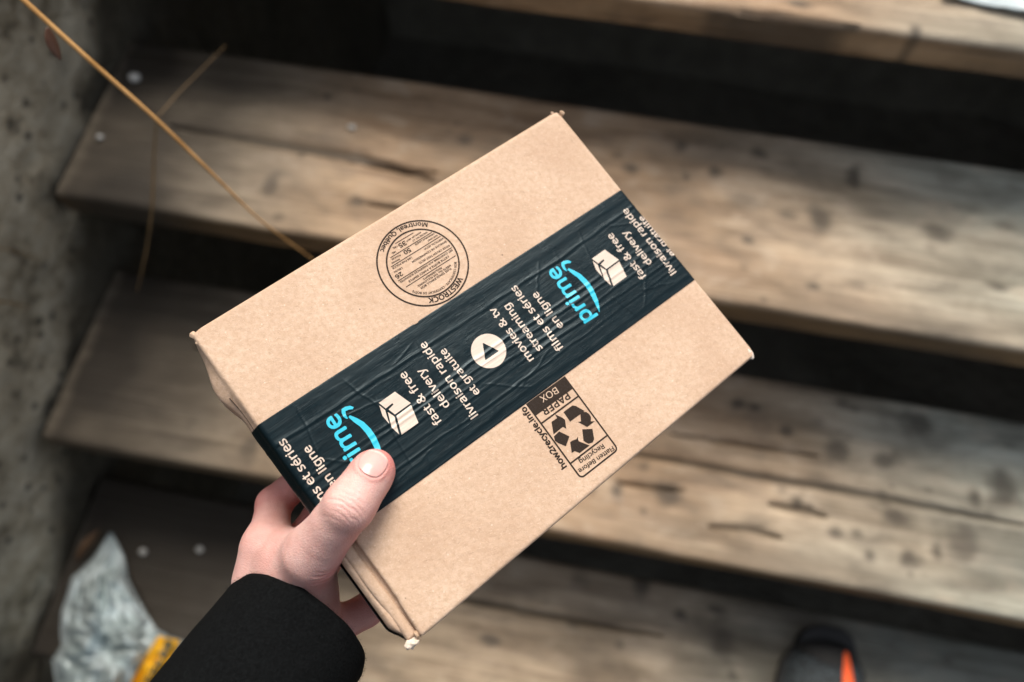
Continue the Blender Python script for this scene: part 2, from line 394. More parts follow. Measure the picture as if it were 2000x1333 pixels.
# ------------------------------------------------------------------ the carton
def warp(u, v): return .35 * np.sin(u * .021 + .6) * np.sin(v * .026 + .3) + .35 * (vnoise(u * .03, v * .03, 0, 71) - .5)
def lbulge(v, h):      # how far (mm) the left end panel stands out, h<=0 below the top
    A = 1.0 + 5.6 * np.exp(-((v - 31) / 15.0) ** 2) * 1 + 2.6 * sst(40, 60, v) * (1 - sst(100, 120, v)) + 4.2 * sst(110, 125, v) * (1 - sst(165, 176, v))
    A = A * sst(0, 8, v)
    return A * sst(0, 9, -h) * (1 - .5 * sst(-20, -50, h)) if False else A * sst(0, 8, -h) * (1 - .5 * sst(20, 52, -h))
def inset(v): return 5.4 * sst(109, 117, v) * (1 - .25 * sst(150, 178, v)) - .8 * sst(60, 100, v) * 0
def sdf_carton(P):
    u, v, h = P[:, 0], -P[:, 1], P[:, 2]
    ht = h - warp(u, v)
    left = -u - lbulge(v, h)
    R_ = 1.5
    q = np.stack([np.maximum(left, u - BL), np.maximum(-v, v - BW), np.maximum(ht, -BH - h)], -1) + R_
    d = np.linalg.norm(np.maximum(q, 0), axis=1) + np.minimum(q.max(1), 0) - R_
    # slot along the lower left edge where the end flap has sprung away
    ins = inset(v)
    jag = .35 * (vnoise(v * .9, 3, 0, 5) - .5)
    cut = np.maximum(np.maximum(u - ins - jag, -4.5 - ht), 110 - v)
    d = np.maximum(d, -cut)
    # crushed corners
    n = (fbm(u * .5, v * .5, h * .5, 9, 3) - .5)
    for (cu, cv, r, k) in ((0, 0, 5.5, .8), (BL, 0, 4.2, .8), (BL, BW, 6.0, .6), (0, BW, 5.5, .9)):
        dd = np.sqrt((u - cu) ** 2 + (v - cv) ** 2 + (h * .8) ** 2)
        d = d + .55 * k * np.clip(1 - dd / r, 0, 1) * (1.6 + 5 * n)
    # a soft dent in the long lower edge
    return d
origin = Matrix(RB.tolist()).to_4x4(); origin.translation = Vector(TB)
CARTON = empty("cardboard_box"); CARTON.matrix_world = origin
tag(CARTON, "brown cardboard parcel with black printed tape held out in one hand", "parcel")
V, Fq = surface_nets(sdf_carton, (-12, -BW - 4, -BH - 3), (BL + 4, 4, 4), 1.0)
mesh("carton", V * .001, Fq, KRAFT, CARTON)

# sprung flap edge inside the slot: corrugated board seen on its edge
def strip(name, path_fn, n, sect, mat, parent, closed=True, attrs=None):
    """sweep a closed section sect (list of (a,b)) given by path_fn(t)->(origin,A,B)"""
    V = []; k = len(sect)
    for i in range(n):
        o_, A, B = path_fn(i / (n - 1))
        for a, b_ in sect: V.append(np.asarray(o_) + a * np.asarray(A) + b_ * np.asarray(B))
    Fs = [(i * k + j, i * k + (j + 1) % k, (i + 1) * k + (j + 1) % k, (i + 1) * k + j) for i in range(n - 1) for j in range(k)]
    Fs += [tuple(range(k))[::-1], tuple(range((n - 1) * k, n * k))]
    return mesh(name, np.array(V), Fs, mat, parent, attrs=attrs)
def flap_path(t):
    v = 111 + t * 64.5; u = 1.1 + .5 * math.sin(t * 9) * .4 + .8 * t; h = -2.6 - .9 * t + .35 * math.sin(t * 14)
    return (np.array([u, -v, h]) * .001, (.001, 0, 0), (0, 0, .001))
sect = [(-4.4, -9), (1.6, -9), (1.7, -.5), (1.2, .0), (-2.2, -.2), (-3.6, -1.2)]
strip("end_flap", flap_path, 60, sect, KRAFT, CARTON)
# hairline seam of the upper end flap
m, t, b = new_mat("seam_shadow", .9, (.05, .03, .02)); SEAM = m
def seam_path(t):
    v = 36 + t * 20; h = -3.6 - .8 * t
    u = -lbulge(v, h) - .02
    return (np.array([u, -v, h]) * .001, (.001, 0, 0), (0, 0, .001))
wfun = [(-.12, -.35), (.3, -.35), (.3, .35), (-.12, .35)]
strip("flap_seam", lambda t: (lambda r: (r[0], r[1], tuple(x * (1.7 if t < .28 else .6) for x in r[2])))(seam_path(t)), 30, wfun, SEAM, CARTON)

# torn, furry corners
def crumple(name, c, r, seed, mat, amp=.5):
    def f(P):
        d = ell(P, c, r)
        return d + amp * min(r) * (fbm(P[:, 0] * .55, P[:, 1] * .55, P[:, 2] * .55, seed, 4) - .5) * 2.2
    rr = np.array(r) * 1.8 + 1
    V, Fq = surface_nets(f, np.array(c) - rr, np.array(c) + rr, .35)
    return mesh(name, V * .001, Fq, mat, CARTON)
PALE = kraft_mat("torn_liner", (.78, .66, .54), (.86, .78, .68), (.66, .52, .40))
L = loc
c = L(805, 1258, -4.0); o = crumple("torn_corner", c, (3.6, 2.0, 1.8), 1, PALE, .95); o["label"] = "pale torn paper tuft"
crumple("torn_corner", L(815, 1243, -2.5), (1.3, 2.4, 1.8), 5, KRAFT_EDGE, .9)
o = crumple("torn_corner", L(1461, 688, -1.5), (2.1, 4.6, 1.7), 2, PALE, .25); o["label"] = "white rubbed corner"
crumple("torn_corner", L(1080, 222, -1.6), (1.5, 1.2, 1.0), 3, KRAFT, .9); crumple("torn_corner", L(1097, 222, -1.6), (1.2, 1.5, 1.0), 4, KRAFT_EDGE, .9)
crumple("torn_corner", L(379, 657, -1.8), (1.3, 1.9, 1.1), 6, KRAFT, .9); crumple("torn_corner", L(387, 669, -1.4), (1.1, 1.4, .8), 8, KRAFT_EDGE, .9)

# ------------------------------------------------------------------ tape
def tape_v(u, s): return 55.0 + .0190 * u + s     # s across the tape, 0..66
RIDGES = [(6, .10, 1.6, 0), (13, .24, .65, 1), (26, .10, 2.4, 2), (33.5, .28, .6, 3), (38.5, .20, .55, 4), (43, .28, .6, 5), (48.2, .20, .55, 6), (54.5, .20, .5, 7), (61.5, .10, 1.0, 8)]
CREASES = [((20, 2), (14, 30)), ((14, 30), (26, 40)), ((44, 3), (52, 30)), ((52, 18), (46, 62)), ((30, 18), (58, 24)), ((86, 6), (80, 34)), ((98, 44), (120, 62)), ((140, 50), (112, 58)),
           ((196, 4), (188, 28)), ((176, 6), (171, 34)), ((214, 44), (196, 62)), ((60, 50), (52, 64)), ((6, 34), (18, 24)), ((152, 22), (166, 8)), ((224, 20), (210, 12)), ((66, 12), (84, 8)), ((34, 60), (62, 56)), ((186, 46), (190, 64)), ((200, 52), (222, 60))]
def tape_h(u, s):
    u, s = np.broadcast_arrays(np.asarray(u, float), np.asarray(s, float))
    h = np.zeros_like(u)
    for (c0, a, wd, sd_) in RIDGES:
        c_ = c0 + 2.2 * (vnoise(u * .018, sd_, 0, 80) - .5) + .8 * (vnoise(u * .12, sd_, 0, 81) - .5)
        am = a * (.35 + 1.0 * vnoise(u * .035, sd_, 0, 82)) * (1 if sd_ not in (0, 2) else .8)
        d = s - c_; w_ = np.where(d > 0, wd * .6, wd * 1.8)
        h = h + am * np.exp(-(d / w_) ** 2)
        h = h - .4 * am * np.exp(-((d - 2.2 * wd) / (wd * 1.2)) ** 2)
    for k, ((u0, s0), (u1, s1)) in enumerate(CREASES):
        L2 = (u1 - u0) ** 2 + (s1 - s0) ** 2
        t_ = ((u - u0) * (u1 - u0) + (s - s0) * (s1 - s0)) / L2; tc = np.clip(t_, 0, 1)
        wob = 1.0 * (vnoise(tc * 5, k, 0, 83) - .5)
        d = ((u - u0) * (s1 - s0) - (s - s0) * (u1 - u0)) / math.sqrt(L2) + wob
        en = np.clip(np.minimum(t_, 1 - t_) * 6, 0, 1)
        h = h + .15 * en * np.exp(-(d / .45) ** 2)
    h = h + .05 * (vnoise(u * .25, s * .25, 0, 84) - .5) + .05 * (vnoise(u * .18, s * 1.3, 0, 85) - .5)
    return np.maximum(h, -.12)
RC_ = 1.9
def tape_point(u, s, lift=.0):
    """u along the parcel; beyond either end the tape turns down over the edge"""
    u = np.asarray(u, float); s = np.asarray(s, float); v = tape_v(u, s)
    e = .30 + lift; arc = RC_ * math.pi / 2
    base = warp(np.clip(u, 0, BL), v) 
    hh = tape_h(np.clip(u, 2, BL - 2), s)
    out = np.stack([u, -v, base + e + hh], -1)
    for side in (0, 1):
        q = (2 - u) if side == 0 else (u - (BL - 2))            # arc length past the start of the bend
        m_ = q > 0
        th = np.clip(q / RC_, 0, math.pi / 2)
        rr = RC_ + e + hh * .5
        x = -(2 - RC_) - rr * np.sin(th) + 2 - 2; x = (2 - rr * np.sin(th))
        z = base - RC_ + rr * np.cos(th) - np.clip(q - arc, 0, None)
        if side == 0: x = x - lbulge(v, z) * 1.0
        else: x = BL - x
        out[..., 0] = np.where(m_, x, out[..., 0]); out[..., 2] = np.where(m_, z, out[..., 2])
    return out
UA = np.concatenate([np.linspace(-26, -2, 30), np.arange(-1.5, BL + 2.01, .5), np.linspace(BL + 3, BL + 26, 24)]); SA = np.arange(0, 65.51, .5)
Ug, Sg = np.meshgrid(UA, SA, indexing='ij')
# nick in the upper edge at u~90
nick = 1.1 * np.exp(-((Ug - 90.5) / 1.0) ** 2) * (Sg < .01)
Pt = tape_point(Ug, Sg + nick); nu, ns = Ug.shape
a = np.arange(nu - 1)[:, None] * ns; j = np.arange(ns - 1)[None, :]
Ft = np.stack([a + j, a + ns + j, a + ns + j + 1, a + j + 1], -1).reshape(-1, 4)[:, ::-1]
m, t, b = new_mat("black_paper_tape", .4, (.012, .018, .021), .27); g = G(t)
vs = g.coord((30, 520, 520)); st = g.noise(vs, 4.0, 4, .6); vc = g.coord(); n1 = g.noise(vc, 60, 4, .6)
g.col(b, g.mix(g.ramp(st, .35, .65), (.0018, .0052, .0064), (.0032, .0105, .0135)))
t.links.new(g.ramp(n1, .3, .7, .24, .36), b.inputs["Roughness"])
g.bump(b, g.math('ADD', st, g.math('MULTIPLY', n1, .5)), .00022, .45)
TAPEM = m; b.inputs['Specular Tint'].default_value = (.72, .90, 1.0, 1)
TAPE = mesh("packing_tape", Pt.reshape(-1, 3) * .001, Ft, TAPEM, CARTON)
md = TAPE.modifiers.new("s", 'SOLIDIFY'); md.thickness = .0002; md.offset = -1
# black strip down the sprung lower end
UU, VV = np.meshgrid(np.linspace(-8.5, -44, 20), np.linspace(108, 174, 50), indexing='ij')
Pl = np.stack([-lbulge(VV, UU) - .9 - .25 * fbm(VV * .2, UU * .2, 0, 91), -VV, UU + 0 * VV], -1)
a = np.arange(19)[:, None] * 50; j = np.arange(49)[None, :]
Fl_ = np.stack([a + j, a + 50 + j, a + 51 + j, a + 1 + j], -1).reshape(-1, 4)
o = mesh("side_strip", Pl.reshape(-1, 3) * .001, Fl_, TAPEM, CARTON)
md = o.modifiers.new("s", 'SOLIDIFY'); md.thickness = .0002; md.offset = 0

# ------------------------------------------------------------------ printing
def ufont(fn):
    p = os.path.join(bpy.utils.resource_path('LOCAL'), 'datafiles', 'fonts', fn)
    try: return bpy.data.fonts.load(p)
    except Exception: return None
FONT = ufont("NotoSansHebrew-Regular.woff2")
def text_polys(s, bold=0.0, spacing=1.0):
    """a string as a triangulated flat mesh: verts (n,2) in em units, faces"""
    cu = bpy.data.curves.new("t", 'FONT'); cu.body = s
    if FONT: cu.font = FONT
    cu.size = 1; cu.fill_mode = 'FRONT'; cu.space_character = spacing; cu.resolution_u = 5
    ob = bpy.data.objects.new("t", cu); sc.collection.objects.link(ob)
    dg = bpy.context.evaluated_depsgraph_get(); me = bpy.data.meshes.new_from_object(ob.evaluated_get(dg))
    V = np.array([v.co[:2] for v in me.vertices]); Fs = [tuple(p.vertices) for p in me.polygons]
    bpy.data.objects.remove(ob); bpy.data.curves.remove(cu); bpy.data.meshes.remove(me)
    return V, Fs
def fill_polys(loops):
    """closed 2-D loops (even-odd) as a flat mesh"""
    cu = bpy.data.curves.new("c", 'CURVE'); cu.dimensions = '2D'; cu.fill_mode = 'BOTH'
    for lp in loops:
        sp = cu.splines.new('POLY'); sp.points.add(len(lp) - 1)
        for k, p in enumerate(lp): sp.points[k].co = (p[0], p[1], 0, 1)
        sp.use_cyclic_u = True
    ob = bpy.data.objects.new("c", cu); sc.collection.objects.link(ob)
    dg = bpy.context.evaluated_depsgraph_get(); me = bpy.data.meshes.new_from_object(ob.evaluated_get(dg))
    V = np.array([v.co[:2] for v in me.vertices]); Fs = [tuple(p.vertices) for p in me.polygons]
    bpy.data.objects.remove(ob); bpy.data.curves.remove(cu); bpy.data.meshes.remove(me)
    return V, Fs
class Print:
    def __init__(s): s.V = []; s.F = []; s.C = []
    def add(s, V, Fs, z=0.0):
        n = len(s.V); s.C.append((n, n + len(V), len(s.F), len(s.F) + len(Fs))); s.V += [(v[0], v[1], z) for v in V]; s.F += [tuple(i + n for i in f) for f in Fs]
    def bolder(s, k0, amt, n=4):
        """thicken what was added since vertex k0, by thin stacked layers shifted round a circle"""
        V = [v for v in s.V[k0:]]; Fs = [tuple(i - k0 for i in f) for f in s.F if min(f) >= k0]
        for q in range(n):
            dx, dy = amt * math.cos(2 * math.pi * q / n), amt * math.sin(2 * math.pi * q / n)
            s.add([(v[0] + dx, v[1] + dy) for v in V], Fs, -.006 * (q + 1))
    def line(s, txt, P0, P1, bold=0.0, mid=.27, spacing=1.0, sy=.9):
        """txt running from P0 to P1 (mm, carton u / -v plane); both on the mid line of the x-height"""
        V, Fs = text_polys(txt, bold, spacing)
        P0 = np.array(P0[:2]); P1 = np.array(P1[:2]); d = P1 - P0; Ln = np.linalg.norm(d); d /= Ln; up = np.array([-d[1], d[0]])
        x0, x1 = V[:, 0].min(), V[:, 0].max(); k = Ln / (x1 - x0)
        s.add(P0 + ((V[:, 0] - x0) * k)[:, None] * d + ((V[:, 1] - mid) * k * sy)[:, None] * up, Fs)
    def arc(s, txt, c, r, a0, a1, bold=0.0, inward=False, k=None):
        """txt round a circle from angle a0 to a1 (degrees, carton plane)"""
        V, Fs = text_polys(txt, bold)
        x0, x1 = V[:, 0].min(), V[:, 0].max(); X_ = (V[:, 0] - x0) / (x1 - x0)
        an = np.radians(a0 + (a1 - a0) * X_); kk = abs(math.radians(a1 - a0)) * r / (x1 - x0)
        rr = r + (V[:, 1] - .36) * kk * .88 * (-1 if inward else 1)
        s.add(np.stack([c[0] + rr * np.cos(an), c[1] + rr * np.sin(an)], -1), Fs)
    def poly(s, loops):
        V, Fs = fill_polys(loops); s.add(V, Fs)
    def bar(s, A, B, w_):
        A = np.array(A[:2]); B = np.array(B[:2]); d = (B - A) / np.linalg.norm(B - A); n_ = np.array([-d[1], d[0]]) * w_ / 2
        s.add([A + n_, A - n_, B - n_, B + n_], [(0, 1, 2, 3)])
    def build(s, name, mat, parent, surf, cut=None):
        tm = bpy.data.meshes.new("tmp"); bm = bmesh.new()
        for v0, v1, f0, f1 in s.C:
            bc = bmesh.new(); vs_ = [bc.verts.new(p) for p in s.V[v0:v1]]
            for f in s.F[f0:f1]:
                if len(set(f)) > 2:
                    try: bc.faces.new([vs_[i - v0] for i in f])
                    except ValueError: pass
            V = np.array(s.V[v0:v1])
            for ax in (0, 1):
                if not cut: break
                lo, hi = V[:, ax].min(), V[:, ax].max()
                for c_ in np.arange(math.floor(lo / cut) * cut, hi, cut):
                    co = [0, 0, 0]; co[ax] = c_; no = [0, 0, 0]; no[ax] = 1
                    bmesh.ops.bisect_plane(bc, geom=bc.verts[:] + bc.edges[:] + bc.faces[:], plane_co=co, plane_no=no, dist=1e-5)
            bc.to_mesh(tm); bc.free(); bm.from_mesh(tm)
        bmesh.ops.triangulate(bm, faces=bm.faces[:])
        bm.normal_update()
        for f in bm.faces:
            if f.normal.z < 0: f.normal_flip()
        P2 = np.array([v_.co[:2] for v_ in bm.verts]); P3 = surf(P2[:, 0], -P2[:, 1]); P3[:, 2] += np.array([v_.co[2] for v_ in bm.verts])
        for v_, p in zip(bm.verts, P3): v_.co = Vector(p * .001)
        me = bpy.data.meshes.new(name); bm.to_mesh(me); bm.free(); me.materials.append(mat)
        me.polygons.foreach_set("use_smooth", np.ones(len(me.polygons), bool))
        return link(bpy.data.objects.new(name, me), parent)
def on_top(u, v): return np.stack([u, -v, warp(u, v) + .10], -1)
def on_tape(u, v): return tape_point(u, v - 55.0 - .0190 * u, .20)
def inkmat(name, c, rough=.5, tex=.25):
    m, t, b = new_mat(name, rough, c, .12); g = G(t); v = g.coord(); n = g.noise(v, 1500, 2, .5)
    g.col(b, g.mix(g.ramp(n, .45, .75, 0, tex), c, tuple(min(1, x * .6 + .12) for x in c)))
    return m
def tape_ink(name, c):
    m, t, b = new_mat(name, .42, c); g = G(t)
    vs = g.coord((30, 520, 520)); st = g.noise(vs, 4.0, 4, .6)
    g.col(b, g.mix(g.ramp(st, .35, .75, 0, .22), c, tuple(x * .7 for x in c))); g.bump(b, st, .0002, .5)
    return m
WHITE = tape_ink("cream_print", (.66, .55, .46)); BLUE = tape_ink("cyan_print", (.02, .50, .68)); INK = inkmat("dark_ink", (.028, .019, .014), .7, .12)

ink = Print()                      # cream print on the tape
PITCH = np.array([139.0, -139.0 * .019, 0])
def sh(P, k): return np.array(P) - PITCH * k
TXT = [("fast & free", (1257, 544.5), (1189.5, 459)), ("delivery", (1268, 517.5), (1217.6, 454.5)), ("livraison rapide", (1315.5, 535.5), (1218.8, 410.6)), ("et gratuite", (1315, 499.5), (1251, 424)),
       ("movies & tv", (1037, 705), (960, 604)), ("streaming", (1054, 685), (988, 597)), ("films et séries", (1095, 684), (1001.5, 561.4)), ("en ligne", (1095, 641), (1043, 574))]
for s_, a_, b_ in TXT:
    A, B = L(*a_), L(*b_)
    for k in ((0, 1) if s_ not in ("movies & tv", "streaming") else (0,)):
        if s_ == 'et gratuite': A, B = (A - [.3, 0, 0], B - [.3, 0, 0]) if k == 0 else (A + [.9, 0, 0], B + [.9, 0, 0])
        k0 = len(ink.V); ink.line(s_, sh(A, k), sh(B, k), .012); ink.bolder(k0, .11)
def c3(x, y): return L(1050 + x * .22508, 360 + y * .22508)[:2]
def c4(x, y): return L(800 + x * .22509, 540 + y * .22506)[:2]
ICON = [[(470, 650), (580, 572), (703, 660), (594, 738), (545, 700), (578, 665), (568, 655), (524, 692)],
        [(606, 748), (706, 674), (770, 806), (655, 888)],
        [(474, 668), (520, 704), (558, 806), (505, 745)], [(540, 718), (590, 752), (636, 884), (578, 832)]]
for k in (0, 1):
    for lp in ICON: ink.poly([[tuple(sh(np.array([*c3(*p), 0]), k)[:2]) for p in lp]])
pc = np.array(c4(685, 650)); pr_ = 9.1
circ = [(pc[0] + pr_ * math.cos(a_), pc[1] + pr_ * math.sin(a_)) for a_ in np.linspace(0, 2 * math.pi, 64, endpoint=False)]
def rounded(pts, r, n=4):
    out = []
    for i in range(len(pts)):
        p0, p1, p2 = np.array(pts[i - 1]), np.array(pts[i]), np.array(pts[(i + 1) % len(pts)])
        a_ = p1 + (p0 - p1) / np.linalg.norm(p0 - p1) * r; b_ = p1 + (p2 - p1) / np.linalg.norm(p2 - p1) * r
        for k in range(n + 1):
            t_ = k / n; out.append(tuple((1 - t_) ** 2 * a_ + 2 * t_ * (1 - t_) * p1 + t_ * t_ * b_))
    return out
tri = rounded([c4(632, 578), c4(775, 650), c4(655, 733)], .7)
ink.poly([circ, tri])
ink.build("cream_lettering", WHITE, TAPE, on_tape, .5)
pA, pB = L(1148, 628), L(1077, 527)
for k in (0, 1):
    blue = Print()
    k0 = len(blue.V); blue.line("prime", sh(pA, k), sh(pB, k), .012); blue.bolder(k0, .34, 6)
    cen = [(262, 738, 16), (310, 768, 34), (360, 800, 40), (410, 850, 44), (450, 905, 44), (482, 965, 42), (505, 1020, 36), (522, 1070, 22), (534, 1112, 3)]
    Lp, Rp = [], []
    for i in range(len(cen)):
        p = np.array(cen[i][:2], float); q0 = np.array(cen[max(i - 1, 0)][:2], float); q1 = np.array(cen[min(i + 1, len(cen) - 1)][:2], float)
        d = (q1 - q0) / np.linalg.norm(q1 - q0); n_ = np.array([-d[1], d[0]])
        Lp.append(p + n_ * cen[i][2] / 2); Rp.append(p - n_ * cen[i][2] / 2)
    lp = Lp + Rp[::-1]
    # finer outline
    blue.poly([[tuple(sh(np.array([*c3(*p), 0]), k)[:2]) for p in lp]])
    hook = [(290, 673), (262, 662), (228, 668), (203, 684), (206, 712), (222, 742), (243, 756), (256, 755), (236, 722), (232, 700), (256, 690), (284, 688)]
    blue.poly([[tuple(sh(np.array([*c3(*p), 0]), k)[:2]) for p in hook]])
    blue.build("blue_lettering", BLUE, TAPE, on_tape, .5)
# --- round maker's stamp
st = Print(); SC = L(826.5, 513.5)[:2]; RO, RI = 23.6, 18.7
def ring(r, w_):
    a_ = np.linspace(0, 2 * math.pi, 96, endpoint=False)
    return [[(SC[0] + q * math.cos(x), SC[1] + q * math.sin(x)) for x in a_] for q in (r + w_ / 2, r - w_ / 2)]
st.poly(ring(RO, .85)); st.poly(ring(RI, .85))
def s2(x, y): return L(700 + x * .16508, 400 + y * .16504)[:2]
def ang(x, y):
    p = s2(x, y) - SC; return math.degrees(math.atan2(p[1], p[0])) % 360
# the stamp reads upside down: its "up" is towards the tape
kw = len(st.V); st.arc("WESTROCK", SC, RO - 2.45, ang(1235, 880), ang(830, 1125) - (0 if ang(830, 1125) < ang(1235, 880) else 360), .012); st.bolder(kw, .17)
a0, a1 = ang(815, 245), ang(290, 560)
if a1 < a0: a1 += 360
kw = len(st.V); st.arc("Montreal, Québec", SC, RO - 2.45, a0, a1, .012, inward=True); st.bolder(kw, .14)
q0, q1 = ang(1150, 680), ang(640, 1020)
if q1 > q0: q1 -= 360
kw = len(st.V); st.arc("BOX CERTIFICATE · CERTIFICAT DE BOÎTE", SC, RI - 1.75, q0, q1); st.bolder(kw, .06)
for A, B in (((435, 465), (650, 335)), ((378, 632), (868, 330)), ((388, 740), (972, 375)), ((470, 908), (1105, 508)), ((562, 980), (1150, 605))): st.bar(s2(*A), s2(*B), .42)
for s_, A, B in (("THIS SINGLEWALL BOX", (1100, 755), (738, 1000)), ("MEETS ALL THE FOLLOWING", (1092, 722), (708, 970)), ("REQUIREMENTS", (985, 750), (768, 890)),
                 ("CETTE BOÎTE À PAROI SIMPLE", (1070, 615), (598, 920)), ("EST CONFORME AUX EXIGENCES SUIVANTES", (1112, 540), (495, 925)),
                 ("EDGE CRUSH TEST (ECT)", (1078, 487), (722, 697)), ("ÉPREUVE DE COMPRESSION", (1038, 437), (638, 686)), ("VERTICAL (ECV)", (1010, 400), (780, 535)),
                 ("SIZE LIMIT", (935, 365), (820, 435)), ("GRANDEUR LIMITE", (900, 345), (672, 478)), ("50", (618, 540), (545, 580)), ("POUCES", (498, 600), (395, 655)), ("INCHES", (490, 650), (395, 700)),
                 ("LBS PAR POUCE", (632, 630), (405, 762)), ("LBS/IN", (520, 755), (425, 805)), ("26", (520, 820), (448, 870)), ("35", (565, 455), (485, 500)),
                 ("GROSS WT. LT", (815, 330), (640, 435)), ("POIDS LIM. BRUT", (740, 330), (568, 440)), ("LBS.", (465, 500), (405, 520)), ("LBS.", (445, 560), (395, 585))):
    kw = len(st.V); st.line(s_, s2(*A), s2(*B), mid=.36, sy=.80); st.bolder(kw, .055 if len(s_) > 2 else .14)
st.build("round_stamp", INK, CARTON, on_top, 6)
# --- recycling label
rl = Print()
def s6(x, y): return L(990 + x * .17254, 720 + y * .17254)[:2]
o_, x_, y_ = s6(655, 88), s6(215, 405), s6(1262, 900)
ex = (s6(215, 405) - s6(655, 88)); LW = np.linalg.norm(ex); ex = ex / LW; ey = (s6(1250, 920) - s6(655, 88)); ey = ey - ex * (ey @ ex); LH = np.linalg.norm(ey); ey /= LH
O = s6(655, 88)
def lb(x, y): return O + ex * x + ey * y
def lbb(x0, y0, x1, y1): return [tuple(lb(x0, y0)), tuple(lb(x1, y0)), tuple(lb(x1, y1)), tuple(lb(x0, y1))]
LH = 46.4; t_ = .85
outer = [lb(0, 0), lb(LW, 0)] + [lb(LW - 2.6 + 2.6 * math.cos(a_), LH - 2.6 + 2.6 * math.sin(a_)) for a_ in np.linspace(0, math.pi / 2, 7)] + [lb(2.6 + 2.6 * math.cos(a_), LH - 2.6 + 2.6 * math.sin(a_)) for a_ in np.linspace(math.pi / 2, math.pi, 7)]
inner = [lb(t_, 7.6), lb(LW - t_, 7.6)] + [lb(LW - 2.6 + 1.75 * math.cos(a_), LH - 2.6 + 1.75 * math.sin(a_)) for a_ in np.linspace(0, math.pi / 2, 7)] + [lb(2.6 + 1.75 * math.cos(a_), LH - 2.6 + 1.75 * math.sin(a_)) for a_ in np.linspace(math.pi / 2, math.pi, 7)]
rl.poly([[tuple(p) for p in outer], [tuple(p) for p in inner]])
rl.bar(s6(812, 312), s6(395, 620), .85); rl.bar(s6(1140, 755), s6(722, 1075), .85)
for lp in ([(640, 495), (740, 420), (778, 425), (880, 483), (715, 603)],
           [(830, 510), (862, 494), (898, 494), (932, 518), (952, 552), (950, 600), (995, 598), (910, 664), (803, 607), (838, 600)],
           [(852, 690), (968, 684), (988, 800), (972, 838), (925, 853), (868, 822)],
           [(716, 835), (740, 818), (788, 800), (803, 772), (812, 824), (937, 873), (824, 958), (768, 935), (735, 957)],
           [(532, 770), (592, 713), (708, 770), (668, 882), (580, 845), (543, 818)],
           [(505, 605), (568, 562), (545, 520), (625, 557), (658, 582), (672, 684), (634, 662), (528, 747)]):
    rl.poly([[tuple(s6(*p)) for p in lp]])
k0 = len(rl.V); rl.line("PAPER", s6(706, 312), s6(416, 512), .01, mid=.36, sy=.85); rl.bolder(k0, .17)
k0 = len(rl.V); rl.line("Flatten Before", s6(1205, 900), s6(818, 1165), .012); rl.line("Recycling", s6(1095, 875), s6(828, 1060)); rl.bolder(k0, .10)
k0 = len(rl.V); rl.line("how2recycle.info", s6(655, 1125), s6(182, 448), .012); rl.bolder(k0, .22)
RLo = rl.build("recycling_label", INK, CARTON, on_top, 6)
bx = Print(); bx.line("BOX", s6(575, 250), s6(392, 365), .0, mid=.36)
bx.build("label_lettering", inkmat("bare_board_letters", (.62, .46, .34), .75), RLo, lambda u, v: np.stack([u, -v, warp(u, v) + .17], -1))
# ------------------------------------------------------------------ the person: hand, clothes, shoe
PERSON = empty("person", (0.25, -.42, -.35)); PO = np.array([0.25, -.42, -.35])
tag(PERSON, "person in a black sleeve and dark shoe gripping the parcel with the left hand", "person")
m, t, b = new_mat("skin", .5, (.8, .5, .42), .4); g = G(t); v = g.coord()
n1 = g.noise(v, 90, 3, .6); n2 = g.noise(v, 600, 4, .7); vr = g.vor(v, 900, 'DISTANCE_TO_EDGE')
c = g.mix(g.ramp(n1, .3, .7), (.69, .40, .35), (.80, .53, .475))
c = g.mix(g.attr("red"), c, (.66, .19, .17))
c = g.mix(g.ramp(n2, .6, .8, 0, .25), c, (.60, .30, .24)); g.col(b, c)
b.inputs["Subsurface Weight"].default_value = .25; b.inputs["Subsurface Radius"].default_value = (1, .35, .2); b.inputs["Subsurface Scale"].default_value = .004
g.bump(b, g.math('ADD', g.ramp(vr, 0, .25), g.math('MULTIPLY', n2, .8)), .0004, .38)
SKIN = m
T3, T2, T1, T0 = L(731, 918, 9.5), L(681, 990, 11.5), L(608, 1085, -13), L(578, 1150, -46)
W1, W2 = L(532, 1215, -60), L(575, 1228, -60)
I1, I2, I3, I4 = L(523, 1068, -50), L(535, 985, -66), L(600, 925, -67), L(660, 900, -64)
M1, M2, M3 = L(560, 1100, -68), L(625, 1010, -74), L(720, 960, -64)
R1, R2, R3 = L(600, 1130, -72), L(672, 1052, -76), L(770, 1010, -64)
P1, P2, P3 = L(630, 1236, -70), L(716, 1192, -72), L(790, 1130, -64)
CUFF = at_depth(576, 1234, .372); el = RC @ np.array([-.200, -.280, -.190]) + CAM; axd = (el - CUFF) / np.linalg.norm(el - CUFF)
FA = (RB.T @ (CUFF + axd * .075 - TB)) * 1000
def chain(P, pts, k):
    d = None
    for (a_, ra), (b_, rb) in zip(pts[:-1], pts[1:]):
        c_ = cone(P, a_, b_, ra, rb); d = c_ if d is None else smin(d, c_, k)
    return d
DR = (RB.T @ (CAM - to_world(T2))); DR /= np.linalg.norm(DR)
AX = (T3 - T2) / np.linalg.norm(T3 - T2); DOR = DR - AX * (DR @ AX); DOR /= np.linalg.norm(DOR); SIDE = np.cross(AX, DOR)
